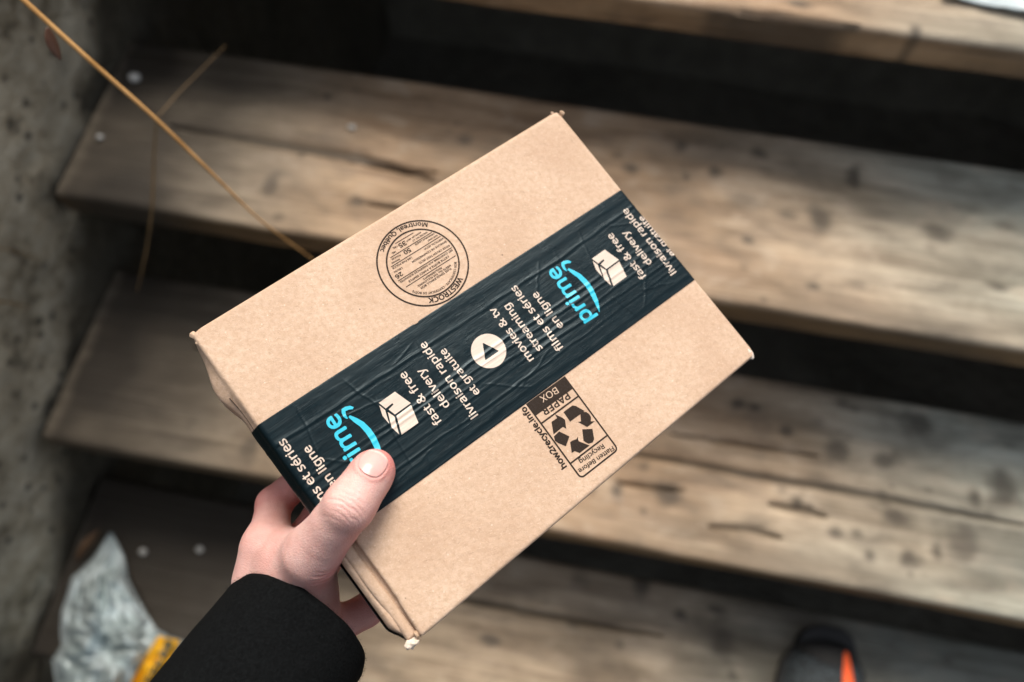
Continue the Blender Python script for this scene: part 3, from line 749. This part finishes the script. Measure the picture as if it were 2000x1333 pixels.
def sdf_hand(P):
    # thumb: tip pad, waist between the joints, broad knuckle
    tip = T3 + AX * 1.5
    th = chain(P, [(tip - DOR * 1.0, 8.0), (T3 - AX * 3 - DOR * .4, 9.3), (T2 + AX * 8, 9.7), (T2, 10.9), ((T2 * .62 + T1 * .38), 10.6), ((T2 * .3 + T1 * .7), 11.2), (T1, 12.6), (T0, 16)], 5)
    th = smin(th, ell(P, T3 - DOR * 3.2 - AX * 1, (8.8, 8.8, 7.0)), 4)
    # wrist and back of the hand
    pl = chain(P, [(FA + (W1 - W2) * .2, 22), (W1, 18), (I1 * .55 + W1 * .45, 16), (I1, 12.0)], 10)
    pl = smin(pl, chain(P, [(FA - (W1 - W2) * .2, 22), (W2, 18), (T0, 14)], 10), 14)
    pl = smin(pl, chain(P, [(W1 * .5 + W2 * .5, 17), (M1, 12)], 10), 14)
    pl = smin(pl, chain(P, [(W2, 15), (R1, 11)], 10), 14)
    pl = smin(pl, chain(P, [(W1 * .4 + W2 * .6, 14), (P1, 10)], 10), 12)
    pl = smin(pl, th, 20)
    # web between thumb and index
    web = chain(P, [(T1 * .72 + T2 * .28 - DOR * 6, 6.0), (I1 * .5 + T1 * .5 - np.array([0, 0, 4]), 7.0), (I1, 8)], 8)
    pl = smin(pl, web, 12)
    for pts in ([(I1, 11.0), (I2, 9.0), (I3, 8.3), (I4, 7.4)], [(M1, 11), (M2, 9.2), (M3, 7.6)], [(R1, 11), (R2, 9), (R3, 7.4)], [(P1, 10.5), (P2, 8.6), (P3, 7.2)]):
        pl = smin(pl, chain(P, pts, 3), 5)
    pl = smin(pl, chain(P, [(T1 * .5 + I1 * .2 + W1 * .3 + [0, 0, 2], 10), (T0 * .5 + W1 * .5, 15)], 5), 16)
    return pl
lo = np.minimum.reduce([T3, T0, W1, W2, I1, I2, I4, M3, R3, P3, FA]) - 32; hi = np.maximum.reduce([T3, T0, W1, W2, I1, I4, M3, R3, P3, FA]) + 32
V, Fq = surface_nets(sdf_hand, lo, hi, .6)
def normals(fn, V, e=.4):
    n_ = np.stack([fn(V + np.eye(3)[k] * e) - fn(V - np.eye(3)[k] * e) for k in range(3)], -1)
    return n_ / np.maximum(np.linalg.norm(n_, axis=1, keepdims=True), 1e-6)
N_ = normals(sdf_hand, V)
# nail frame
NC = L(729, 905, 17.5)
NC = T3 + AX * ((NC - T3) @ AX) + SIDE * ((NC - T3) @ SIDE)
NA = AX; NS = SIDE
def nail_st(P):
    d = P - NC; return d @ NS / 6.3, d @ NA / 6.6
s_, t_ = nail_st(V); front = (N_ @ DOR) > .1
rad = (np.abs(s_) ** 2.6 + np.abs(t_) ** 2.6) ** (1 / 2.6)
disp = np.where(front, -.36 * (1 - sst(.88, 1.02, rad)) * (1 - sst(.2, .8, t_)) + .34 * np.exp(-((rad - 1.15) / .11) ** 2) * (1 - sst(.0, .7, t_)), 0)
def crease(V, t0, amp, wdt, s0=0, sw=9, curve=0.0, base=T2, ax=AX, sd=SIDE, dor=DOR, wob=.8):
    d = V - base; tt = d @ ax; ss = d @ sd
    k = np.exp(-((tt - t0 - curve * (ss / 8) ** 2 - wob * (vnoise(ss * .3, t0, 0, 7) - .5) * 2) / wdt) ** 2)
    near = np.exp(-((ss - s0) / sw) ** 4) * (N_ @ dor > .0) * (np.linalg.norm(d, axis=1) < 30)
    return -amp * k * near
for t0, amp, wdt, s0, sw, cv in ((-1.5, .50, .42, -1, 8, -1.2), (.6, .40, .38, 1, 7, -.9), (2.6, .30, .36, -2, 6, -.6), (-4.0, .36, .42, 2, 7, -1.5), (-6.4, .22, .4, 0, 6, -1), (5.2, .16, .4, 1, 5, 0), (-9, .14, .4, -2, 5, -1)):
    disp = disp + crease(V, t0, amp, wdt, s0, sw, cv)
AX2 = (T2 - T1) / np.linalg.norm(T2 - T1); D2 = DR - AX2 * (DR @ AX2); D2 /= np.linalg.norm(D2); S2 = np.cross(AX2, D2)
sgn = 1 if (L(655, 1100, -5) - T1) @ S2 > 0 else -1
for t0, amp, wdt, s0, sw, cv in ((1, .5, .7, sgn * 12, 5.5, 2), (-2.2, .4, .7, sgn * 12, 5, 2), (4, .25, .7, sgn * 11, 5, 1.5), (-6, .3, .8, sgn * 12, 5, 2)):
    disp = disp + crease(V, t0, amp, wdt, s0, sw, cv, base=T1, ax=AX2, sd=S2, dor=(D2 + sgn * S2) / 1.4142, wob=1.2)
# soft folds over the back of the hand and tendon
q = (V - T0); tl = np.exp(-(((q @ S2) + sgn * 9 + (q @ AX2) * .12) / 3.0) ** 2) * np.exp(-((q @ AX2) / 26) ** 2) * (N_ @ DR > .3)
disp = disp + .7 * tl - .5 * np.exp(-(((q @ S2) + sgn * 16 + (q @ AX2) * .12) / 2.6) ** 2) * np.exp(-((q @ AX2 + 4) / 24) ** 2) * (N_ @ DR > .3)
disp = disp + .30 * (fbm(V[:, 0] * .12, V[:, 1] * .12, V[:, 2] * .12, 60, 3) - .5)
V = V + N_ * disp[:, None]
dist = lambda p: np.linalg.norm(V - p, axis=1)
red = .55 * np.exp(-(dist(T3 + AX * 6) / 10) ** 2) + .35 * sst(0, .9, N_ @ (-S2 * -sgn)) * sst(.95, .3, N_ @ DR) + .30 * np.exp(-((rad - 1.15) / .25) ** 2) * front + .34 * np.exp(-(dist(I2) / 16) ** 2) + .22 * np.exp(-(dist(I1) / 14) ** 2)
red = red + .30 * np.exp(-(dist(T1 + S2 * sgn * 11) / 11) ** 2) + .16 * np.exp(-(dist(T2) / 9) ** 2) + .10 * (fbm(V[:, 0] * .09, V[:, 1] * .09, V[:, 2] * .09, 61, 3)) + np.clip(-disp, 0, .5) * .5
red = red + .30 * sst(0, 10, -(V[:, 2] + 52))
Vw = to_world(V)
hand = mesh("hand", Vw, Fq, SKIN, PERSON, attrs={"red": np.clip(red, 0, .8)}, origin=PO)
# nail plate
gs, gt = np.meshgrid(np.linspace(-1, 1, 33), np.linspace(-1, 1, 33), indexing='ij')
# square grid -> rounded outline
sq = lambda a_, b_: a_ * np.sqrt(np.clip(1 - b_ * b_ * .42, 0, 1))
ss_ = sq(gs, gt) * 6.0; tt_ = sq(gt, gs) * 6.4
Pn = NC + ss_[..., None] * NS + tt_[..., None] * NA + DOR * 14
Pn = Pn.reshape(-1, 3)
for _ in range(60): Pn = Pn - DOR * np.clip(sdf_hand(Pn) * .7, -1, 1)[:, None]
Pn = Pn + DOR * (.02 + .10 * (1 - (gs.ravel() ** 2)))[:, None]
Fn = np.array([(i * 33 + j, (i + 1) * 33 + j, (i + 1) * 33 + j + 1, i * 33 + j + 1) for i in range(32) for j in range(32)])
if np.dot(np.cross(NS, NA), DOR) < 0: Fn = Fn[:, ::-1]
m, t, b = new_mat("nail", .28, (.80, .50, .44), .5); g = G(t)
tip = g.attr("tip"); g.col(b, g.mix(tip, (.74, .40, .36), (.78, .55, .50))); b.inputs["Subsurface Weight"].default_value = .2; b.inputs["Subsurface Scale"].default_value = .002
lun = np.clip(sst(.74, .9, gt) + .7 * (1 - sst(.15, .5, np.sqrt(gs ** 2 + (gt + 1.0) ** 2))), 0, 1)
nail = mesh("thumb_nail", to_world(Pn), Fn, m, hand, attrs={"tip": lun.ravel()}, origin=PO)
md = nail.modifiers.new("s", 'SOLIDIFY'); md.thickness = .0004; md.offset = 1

# sleeve: knitted black jacket from cuff to shoulder, with the jacket's body
m, t, b = new_mat("black_knit", .95, (.010, .0105, .011), .1); g = G(t); v = g.coord(); n = g.noise(v, 700, 4, .7); n2 = g.noise(v, 35, 4, .6)
g.col(b, g.mix(g.ramp(n, .4, .7), (.002, .0024, .0027), (.006, .007, .0075))); g.bump(b, g.math('ADD', n, n2), .0012, .8)
KNIT = m
a_im = np.array([-.58, -.81, 0]); 
axd = (el - CUFF) / np.linalg.norm(el - CUFF)
SH = np.array([-.10, -.60, 1.12])
def tube_path(pts, rads, n=90, seg=96, rough=.0008, seed=0, cap=True, lip=True):
    pts = [np.array(p, float) for p in pts]; T_ = np.linspace(0, 1, n) ** 1.25
    seglen = np.array([0] + [np.linalg.norm(b_ - a__) for a__, b_ in zip(pts[:-1], pts[1:])]).cumsum(); seglen /= seglen[-1]
    C = np.stack([np.interp(T_, seglen, [p[k] for p in pts]) for k in range(3)], -1)
    for _ in range(6): C[1:-1] = (C[:-2] + C[1:-1] * 2 + C[2:]) / 4
    R_ = np.interp(T_, seglen, rads)
    T = np.gradient(C, axis=0); T /= np.linalg.norm(T, axis=1, keepdims=True)
    A = np.cross(T[0], [0, 0, 1]); A /= np.linalg.norm(A); V = []
    for i in range(n):
        A = A - T[i] * (A @ T[i]); A /= np.linalg.norm(A); B = np.cross(T[i], A)
        th = np.linspace(0, 2 * math.pi, seg, endpoint=False)
        r = R_[i] + rough * 2.5 * (fbm(np.cos(th) * 2 + 5, np.sin(th) * 2, T_[i] * 14, seed, 3) - .5) * 2
        V.append(C[i] + r[:, None] * (np.cos(th)[:, None] * A + np.sin(th)[:, None] * B))
    V = np.array(V)
    if lip:   # rolled hem: back inside the opening
        inner = [V[0] + (C[0] - V[0]) * k + T[0] * q for k, q in ((.02, -.0022), (.05, -.003), (.085, -.001), (.10, .006), (.10, .03))]
        V = np.concatenate([np.array(inner[::-1]), V])
    nn = len(V); a_ = np.arange(nn - 1)[:, None] * seg; j = np.arange(seg)[None, :]; jn = (j + 1) % seg
    return V.reshape(-1, 3), np.stack([a_ + j, a_ + jn, a_ + seg + jn, a_ + seg + j], -1).reshape(-1, 4)
V, Fq = tube_path([CUFF, CUFF + axd * .08, el - axd * .04, el + (SH - el) * .06, SH], [.0390, .0388, .042, .056, .075], seed=3)
rs = np.random.RandomState(4); Fq = [tuple(f) for f in Fq.tolist()]; n0 = len(V)
pick = rs.randint(96 * 4, 96 * 60, 9000); rim_ = rs.randint(96 * 3, 96 * 7, 2500); pick = np.concatenate([pick, rim_])
cen_ = V.reshape(-1, 96, 3).mean(1)[pick // 96]; nr = V[pick] - cen_; nr /= np.linalg.norm(nr, axis=1, keepdims=True)
dr = nr + .9 * rs.randn(len(pick), 3) * .6; dr /= np.linalg.norm(dr, axis=1, keepdims=True); ln = rs.uniform(.0005, .0013, len(pick))[:, None]
sd_ = np.cross(dr, rs.randn(len(pick), 3)); sd_ /= np.linalg.norm(sd_, axis=1, keepdims=True)
base_ = V[pick] + rs.randn(len(pick), 3) * .0006 - nr * .0002
V = np.concatenate([V, np.stack([base_ - sd_ * .00006, base_ + sd_ * .00006, base_ + dr * ln], 1).reshape(-1, 3)])
Fq += [(n0 + 3 * k, n0 + 3 * k + 1, n0 + 3 * k + 2) for k in range(len(pick))]
sleeve = mesh("sleeve", V, Fq, KNIT, PERSON, origin=PO)
# jacket body and trousers (behind and below the camera, out of the picture; they shade the scene)
def sdf_torso(P):
    d = cone(P * [1, 1.35, 1], np.array([.06, -.62 * 1.35, .62]), np.array([.06, -.64 * 1.35, 1.16]), .17, .19)
    d = smin(d, cone(P, (-.10, -.62, 1.17), (.24, -.62, 1.17), .075, .075), .08)
    d = smin(d, chain(P, [((.24, -.62, 1.17), .07), ((.34, -.60, .92), .055), ((.22, -.36, 1.06), .045)], .02), .03)
    return d
V, Fq = surface_nets(sdf_torso, (-.25, -.95, .30), (.5, -.25, 1.45), .012)
mesh("jacket", V, Fq, KNIT, PERSON, origin=PO)
m, t, b = new_mat("dark_denim", .9, (.018, .021, .028)); g = G(t); v = g.coord(); g.bump(b, g.noise(v, 500, 3, .6), .001, .6); DENIM = m
def sdf_legs(P):
    d = cone(P, (.06, -.62, .70), (.06, -.60, .60), .16, .15)
    d = smin(d, chain(P, [((.12, -.60, .60), .10), ((.36, -.30, .30), .070), ((.425, -.285, -.09), .052)], .02), .05)
    d = smin(d, chain(P, [((.0, -.62, .60), .10), ((-.02, -.52, .12), .070), ((-.02, -.60, -.27), .052)], .02), .05)
    return d
V, Fq = surface_nets(sdf_legs, (-.22, -.85, -.36), (.55, -.15, .92), .012)
mesh("trousers", V, Fq, DENIM, PERSON, origin=PO)
# shoe
SX, SY, SZ = .425, -.325, -.174     # heel
def shoe_pts(P): return (P - np.array([SX, SY, SZ])) * 1000
def foot_w(y):      # half width along the length (mm)
    return np.interp(y, [-5, 20, 80, 150, 200, 240, 268, 286], [26, 33, 33, 43, 47, 42, 28, 2])
def sdf_upper(Q):
    x, y, z = Q[:, 0], Q[:, 1], Q[:, 2]
    bend = 6 * sst(120, 280, y); hw = foot_w(y); x = np.where(x < bend, bend + (x - bend) / 1.45, x)
    topz = np.interp(y, [-5, 40, 90, 130, 180, 230, 265, 290], [92, 96, 98, 88, 68, 52, 38, 10])
    r = np.sqrt(((x - bend) / np.maximum(hw, 1)) ** 2 + (np.maximum(z - 14, 0) / np.maximum(topz - 14, 1)) ** 2)
    d = (r - 1) * 26
    d = np.maximum(d, 12 - z); d = np.maximum(d, np.maximum(-6 - y, y - 289))
    op = np.sqrt((x / 27) ** 2 + ((y - 48) / 42) ** 2); d = np.maximum(d, -np.maximum((op - 1) * 25, 60 - z))
    return d
def sdf_sole(Q):
    x, y, z = Q[:, 0], Q[:, 1], Q[:, 2]; bend = 6 * sst(120, 280, y); hw = foot_w(y) + 3.5; x = np.where(x < bend, bend + (x - bend) / 1.42, x)
    hw = np.where(y > 265, np.sqrt(np.clip(1 - ((y - 265) / 30) ** 2, 0, 1)) * np.interp(265, [240, 268], [42, 28]) + 3, hw)
    d = np.abs(x - bend) - hw; d = np.maximum(d, np.maximum(-11 - y, y - 294)); top = 20 + 6 * sst(250, 290, y) + 6 * (1 - sst(0, 60, y))
    return np.maximum(d, np.maximum(-z + 1, z - top)) 
m, t, b = new_mat("shoe_mesh", .85, (.02, .022, .025)); g = G(t); v = g.coord(); vr = g.vor(v, 260); g.col(b, g.mix(g.ramp(vr, .2, .6), (.065, .085, .095), (.015, .018, .020))); g.bump(b, vr, .001, .6)
UPP = m; SOLE, t, b = new_mat("shoe_rubber", .7, (.012, .012, .012)); ORG, t, b = new_mat("orange_accent", .55, (.95, .13, .03))
def shoe_mesh(name, fn, mat, lo, hi, vx=2.0):
    V, Fq = surface_nets(fn, lo, hi, vx); return mesh(name, V * .001 + np.array([SX, SY, SZ]), Fq, mat, PERSON, origin=PO)
up = shoe_mesh("shoe_upper", sdf_upper, UPP, (-80, -20, 0), (70, 300, 110))
shoe_mesh("shoe_sole", sdf_sole, SOLE, (-84, -20, -3), (72, 304, 40))
def sdf_cap(Q):
    return np.maximum(np.abs(sdf_upper(Q) - 1.2) - 1.2, np.maximum(250 - Q[:, 1] - 9 * np.cos(Q[:, 0] / 20), 12 - Q[:, 2]))
shoe_mesh("toe_cap", sdf_cap, SOLE, (-80, 220, 5), (70, 300, 80), 1.5)
def on_upper(x, y, lift):
    P = np.stack([x, y, np.full_like(x, 120.)], -1)
    for _ in range(80): P[:, 2] -= np.clip(sdf_upper(P) * .6, -2, 2)
    P[:, 2] += lift; return P
def patch(name, outline_fn, n, mat, lift):
    a_, b_ = np.meshgrid(np.linspace(0, 1, n), np.linspace(0, 1, 13), indexing='ij'); x, y = outline_fn(a_, b_)
    P = on_upper(x.ravel(), y.ravel(), lift)
    Fs = np.array([(i * 13 + j, (i + 1) * 13 + j, (i + 1) * 13 + j + 1, i * 13 + j + 1) for i in range(n - 1) for j in range(12)])
    o = mesh(name, P * .001 + np.array([SX, SY, SZ]), Fs, mat, up, origin=PO); md = o.modifiers.new("s", 'SOLIDIFY'); md.thickness = .0025; md.offset = 1; return o
patch("orange_stripe", lambda a_, b_: (10 + 6 * (1 - a_) + (b_ - .5) * (4 + 22 * a_ ** .7), 262 - a_ * 105), 40, ORG, .6)
LACE, t, b = new_mat("grey_lace", .8, (.12, .15, .16))
for k in range(5):
    patch("lace", lambda a_, b_: (-20 + 38 * a_, 190 - k * 17 + 7 * (a_ - .5) + (b_ - .5) * 6), 20, LACE, 1.0)

# ------------------------------------------------------------------ straw, leaves, stones, bag
def straw_mat(name, c1, c2):
    m, t, b = new_mat(name, .6); g = G(t); n = g.noise(g.coord(), 60, 3, .6); g.col(b, g.mix(g.ramp(n, .3, .7), c1, c2)); return m
STRAW = straw_mat("dry_straw", (.46, .23, .06), (.70, .40, .15)); STRAW2 = straw_mat("dull_straw", (.10, .062, .022), (.20, .12, .045))
def stalk(name, pts, rads, mat, label, group=None, cat="grass stalk"):
    P = np.array(pts); n = 60; tt = np.linspace(0, 1, len(P)); T_ = np.linspace(0, 1, n)
    C = np.stack([np.interp(T_, tt, P[:, k]) for k in range(3)], -1)
    for _ in range(8): C[1:-1] = (C[:-2] + C[1:-1] * 2 + C[2:]) / 4
    R_ = np.interp(T_, np.linspace(0, 1, len(rads)), rads); T = np.gradient(C, axis=0); V = []; th = np.linspace(0, 2 * math.pi, 9)[:-1]
    for i in range(n):
        t_ = T[i] / np.linalg.norm(T[i]); A = np.cross(t_, [.1, .2, 1]); A /= np.linalg.norm(A); B = np.cross(t_, A)
        V.append(C[i] + R_[i] * (np.cos(th)[:, None] * A + .75 * np.sin(th)[:, None] * B))
    V = np.concatenate(V); k = 8
    Fs = [(i * k + j, i * k + (j + 1) % k, (i + 1) * k + (j + 1) % k, (i + 1) * k + j) for i in range(n - 1) for j in range(k)] + [tuple(range(k))[::-1], tuple(range((n - 1) * k, n * k))]
    o0 = C[0]; o = mesh(name, V - o0, Fs, mat); o.location = o0; tag(o, label, cat, group); return o
D_ = at_depth
stalk("grass_stalk", [D_(-60, -95, .46), D_(40, -5, .475), D_(160, 105, .50), D_(300, 228, .54), D_(410, 335, .585), D_(500, 425, .64), D_(560, 470, .70), D_(615, 510, .76)], [.0019, .0019, .0018, .0016, .0013, .0010, .0008], STRAW,
      "long golden dry stalk slanting down from the top left corner to the parcel", "dry stalks hanging over the steps")
stalk("grass_stalk", [D_(306, 225, .78), D_(301, 300, .80), D_(298, 400, .82), D_(288, 480, .85), D_(268, 570, .88)], [.0008, .0013, .0016, .0011, .0005], STRAW2,
      "short upright dry stalk crossing the step edge below the long golden one", "dry stalks hanging over the steps")
stalk("grass_stalk", [D_(310, 226, .78), D_(350, 180, .80), D_(400, 130, .83), D_(440, 90, .86)], [.0008, .0005, .0003], STRAW2,
      "faint thin stalk branching up to the right behind the long golden one", "dry stalks hanging over the steps")
xw = XW + .004
stalk("grass_stalk", [at_x(-40, 583, xw), at_x(20, 592, xw), at_x(62, 602, xw)], [.0018, .0016, .0008], STRAW2, "short dry stalk lying across the concrete at the left edge, lower of two", "dry stalks hanging over the steps")
stalk("grass_stalk", [at_x(-30, 478, xw), at_x(30, 492, xw), at_x(75, 505, xw)], [.0012, .001, .0006], STRAW2, "hair-thin dry stalk across the concrete at the left edge, upper of two", "dry stalks hanging over the steps")
LEAFM = straw_mat("dead_leaf", (.05, .022, .012), (.12, .05, .025))
def leaf(pts, wd, label, mat):
    P = np.array(pts); n = 24; tt = np.linspace(0, 1, len(P)); T_ = np.linspace(0, 1, n); C = np.stack([np.interp(T_, tt, P[:, k]) for k in range(3)], -1)
    for _ in range(4): C[1:-1] = (C[:-2] + C[1:-1] * 2 + C[2:]) / 4
    T = np.gradient(C, axis=0); V = []; m_ = 7
    for i in range(n):
        t_ = T[i] / np.linalg.norm(T[i]); A = np.cross(t_, [1, 0, .4]); A /= np.linalg.norm(A); U = np.cross(t_, A); w_ = wd * math.sin(math.pi * min(.98, .05 + T_[i] * .95)) ** .8
        for j in np.linspace(-1, 1, m_): V.append(C[i] + A * j * w_ + U * w_ * .35 * j * j)
    Fs = [(i * m_ + j, (i + 1) * m_ + j, (i + 1) * m_ + j + 1, i * m_ + j + 1) for i in range(n - 1) for j in range(m_ - 1)]
    o = mesh("dead_leaf", np.array(V) - C[0], Fs, mat); o.location = C[0]; md = o.modifiers.new("s", 'SOLIDIFY'); md.thickness = .0006
    tag(o, label, "leaf"); return o
leaf([D_(92, 55, .50), D_(104, 85, .505), D_(118, 118, .51)], .0042, "small dark red-brown leaf hanging by the long golden stalk", LEAFM)
leaf([at_z(150, 1095, -.165), at_z(170, 1065, -.15), at_z(192, 1036, -.145)], .008, "dull brown leaf standing beside the tip of the silver bag", straw_mat("brown_leaf", (.10, .05, .02), (.18, .09, .04)))

m, t, b = new_mat("pale_stone", .6, (.55, .54, .50)); PEB = m
def pebble(px, py, z, r, label, seed):
    c_ = at_z(px, py, z + r * .6)
    V, Fq = surface_nets(lambda P: ell(P, (0, 0, 0), (1.1, .95, .7)) + .25 * (fbm(P[:, 0] * 1.5, P[:, 1] * 1.5, P[:, 2] * 1.5, seed, 3) - .5), (-1.5,) * 3, (1.5,) * 3, .12)
    o = mesh("pebble", V * r, Fq, PEB); o.location = c_; tag(o, label, "pebble", "pale pebbles scattered on the steps")
pebble(262, 152, RISE, .0075, "white pebble near the wall on the step with the long crack, above the stalk", 1)
pebble(687, 249, RISE, .0042, "tiny pale pebble lying beside the long dark crack", 2)
pebble(279, 1078, -RISE, .0055, "grey pebble right of the silver bag's tip, nearer the bag", 3)
pebble(390, 1073, -RISE, .0050, "grey pebble between the silver bag's tip and the wrist", 4)
pebble(195, 268, RISE, .0040, "tiny grey pebble beside the concrete wall, left of the long golden stalk", 5)

# crumpled silver bag with a yellow printed band
def bag_height(a_, b_):
    return (.050 * (vnoise(a_ * 3.2, b_ * 3.2, 0, 101) - .4) + .050 * np.abs(fbm(a_ * 5, b_ * 4, 0, 102, 2) - .5) * 2)
outl = [((214, 1040), (218, 1042)), ((186, 1085), (240, 1085)), ((160, 1112), (246, 1112)), ((140, 1128), (246, 1128)), ((132, 1160), (262, 1160)), ((120, 1195), (282, 1195)), ((118, 1230), (303, 1228)), ((120, 1262), (330, 1244)), ((102, 1290), (362, 1254)), ((108, 1330), (350, 1300)), ((104, 1390), (310, 1390)), ((110, 1460), (290, 1460))]
na, nb_ = 120, 90
A_, B_ = np.meshgrid(np.linspace(0, 1, na), np.linspace(0, 1, nb_), indexing='ij')
ok = np.linspace(0, 1, len(outl)); lx = np.interp(A_, ok, [o_[0][0] for o_ in outl]); ly = np.interp(A_, ok, [o_[0][1] for o_ in outl]); rx = np.interp(A_, ok, [o_[1][0] for o_ in outl]); ry = np.interp(A_, ok, [o_[1][1] for o_ in outl])
PX = lx + (rx - lx) * B_; PY = ly + (ry - ly) * B_
zb = -RISE + .012
bz = zb + sst(0, .5, A_) * (.04 * np.sin(np.pi * np.clip(B_, 0, 1)) + np.maximum(bag_height(A_ * 2.4, B_ * 1.6), -.006) * np.sin(np.pi * B_) ** .5)
bz = np.where(A_ < .02, zb, bz)
fold = np.abs(np.sin((B_ * 2.3 + A_ * 1.1) * 3.1 + 2.0 * fbm(A_ * 3, B_ * 3, 0, 103, 2))) ; bz = bz + (.2 + .8 * sst(0, .4, A_)) * .020 * fold ** .6 * np.sin(np.pi * B_) ** .5
PW = np.array([at_z(x_, y_, z_) for x_, y_, z_ in zip(PX.ravel(), PY.ravel(), np.maximum(bz, zb - .008).ravel())])
# lower skin closes the bag
PWb = PW.copy(); PWb[:, 2] = np.minimum(PW[:, 2] - .001, -RISE + .008)
Fb = [(i * nb_ + j, i * nb_ + j + 1, (i + 1) * nb_ + j + 1, (i + 1) * nb_ + j) for i in range(na - 1) for j in range(nb_ - 1)]
nV = len(PW); Fb2 = [tuple(nV + k for k in f[::-1]) for f in Fb]
rim = [(0, j) for j in range(nb_)] + [(i, nb_ - 1) for i in range(1, na)] + [(na - 1, j) for j in range(nb_ - 2, -1, -1)] + [(i, 0) for i in range(na - 2, 0, -1)]
ri = [i * nb_ + j for i, j in rim]; Fr = [(ri[k], ri[(k + 1) % len(ri)], nV + ri[(k + 1) % len(ri)], nV + ri[k]) for k in range(len(ri))]
m, t, b = new_mat("silver_film", .27); g = G(t); v = g.coord(); n = g.noise(v, 22, 5, .65, .5); n2 = g.noise(v, 60, 3, .6); n3 = g.noise(v, 8, 2, .45, 1.6)
c = g.mix(g.ramp(n3, .36, .54), (.36, .43, .43), (.62, .71, .72)); g.col(b, c); b.inputs["Metallic"].default_value = .1; g.bump(b, n3, .006, .3)
BAG = empty("plastic_bag", tuple(at_z(215, 1200, -RISE))); BO = at_z(215, 1200, -RISE)
tag(BAG, "crumpled silver grey plastic bag with a yellow band, at the bottom left", "plastic bag")
mesh("bag_film", np.concatenate([PW, PWb]), Fb + Fb2 + Fr, m, BAG, origin=BO)
# yellow band along its right edge, following the film
def bag_at(px, py, lift):
    # nearest film point seen there
    d2 = (PX.ravel() - px) ** 2 + (PY.ravel() - py) ** 2; k = np.argsort(d2)[:4]; wts = 1 / (d2[k] + 1); z_ = (np.maximum(bz, zb - .008).ravel()[k] * wts).sum() / wts.sum()
    return at_z(px, py, z_ + lift)
gu, gv = np.meshgrid(np.linspace(0, 1, 26), np.linspace(0, 1, 60), indexing='ij')
la = np.array([[309, 1242], [280, 1290], [256, 1336], [232, 1390]], float); lc = np.array([[352, 1252], [346, 1268], [318, 1326], [284, 1400]], float); kk = np.linspace(0, 1, 4)
bxx = np.interp(gv, kk, la[:, 0]) * (1 - gu) + np.interp(gv, kk, lc[:, 0]) * gu; byy = np.interp(gv, kk, la[:, 1]) * (1 - gu) + np.interp(gv, kk, lc[:, 1]) * gu
PB = np.array([bag_at(x_, y_, .012) for x_, y_ in zip(bxx.ravel(), byy.ravel())])
Fy = [(i * 60 + j, i * 60 + j + 1, (i + 1) * 60 + j + 1, (i + 1) * 60 + j) for i in range(25) for j in range(59)]
YEL, t, b = new_mat("yellow_band", .5, (.80, .42, .01)); YB = mesh("yellow_band", PB, Fy, YEL, BAG, origin=BO)
md = YB.modifiers.new("s", 'SOLIDIFY'); md.thickness = .0006; md.offset = 0
GB, t, b = new_mat("grey_print", .6, (.07, .07, .045)); V = []; Fd = []
for (cx, cy, rx_, ry_) in ((328, 1260, 10, 10), (319, 1278, 9, 9), (309, 1295, 8, 7), (299, 1311, 8, 8), (288, 1328, 8, 8)):
    k0 = len(V); V.append(bag_at(cx, cy, .0150))
    for q in range(20):
        an = q / 20 * 2 * math.pi; rr = 1 + .18 * math.sin(3 * an + cx)
        V.append(bag_at(cx + rx_ * rr * math.cos(an), cy + ry_ * rr * math.sin(an), .0140))
    Fd += [(k0, k0 + 1 + (q + 1) % 20, k0 + 1 + q) for q in range(20)]
mesh("band_lettering", np.array(V), Fd, GB, YB, origin=BO)

# pale sheet lying on the bright upper step, at the top right corner
q0, q1, q2, q3 = [at_z(px, py, 2 * RISE + .003) for px, py in ((1838, -6), (2090, 48), (2110, -120), (1860, -150))]
n = 40; a_, b_ = np.meshgrid(np.linspace(0, 1, n), np.linspace(0, 1, n), indexing='ij')
P = (q0[None, None] * ((1 - a_) * (1 - b_))[..., None] + q1 * (a_ * (1 - b_))[..., None] + q2 * (a_ * b_)[..., None] + q3 * ((1 - a_) * b_)[..., None])
P[..., 2] += .012 * fbm(a_ * 4, b_ * 4, 0, 120, 3) ; P[..., 1] += .006 * (fbm(a_ * 6, b_ * 6, 0, 121, 3) - .5)
Fs = [(i * n + j, (i + 1) * n + j, (i + 1) * n + j + 1, i * n + j + 1) for i in range(n - 1) for j in range(n - 1)]
m, t, b = new_mat("white_film", .35, (.50, .58, .60)); o = mesh("plastic_sheet", P.reshape(-1, 3) - q0, Fs, m); o.location = q0
md = o.modifiers.new("s", 'SOLIDIFY'); md.thickness = .0008; tag(o, "bluish white sheet on the upper plank at the top right corner", "plastic sheet")
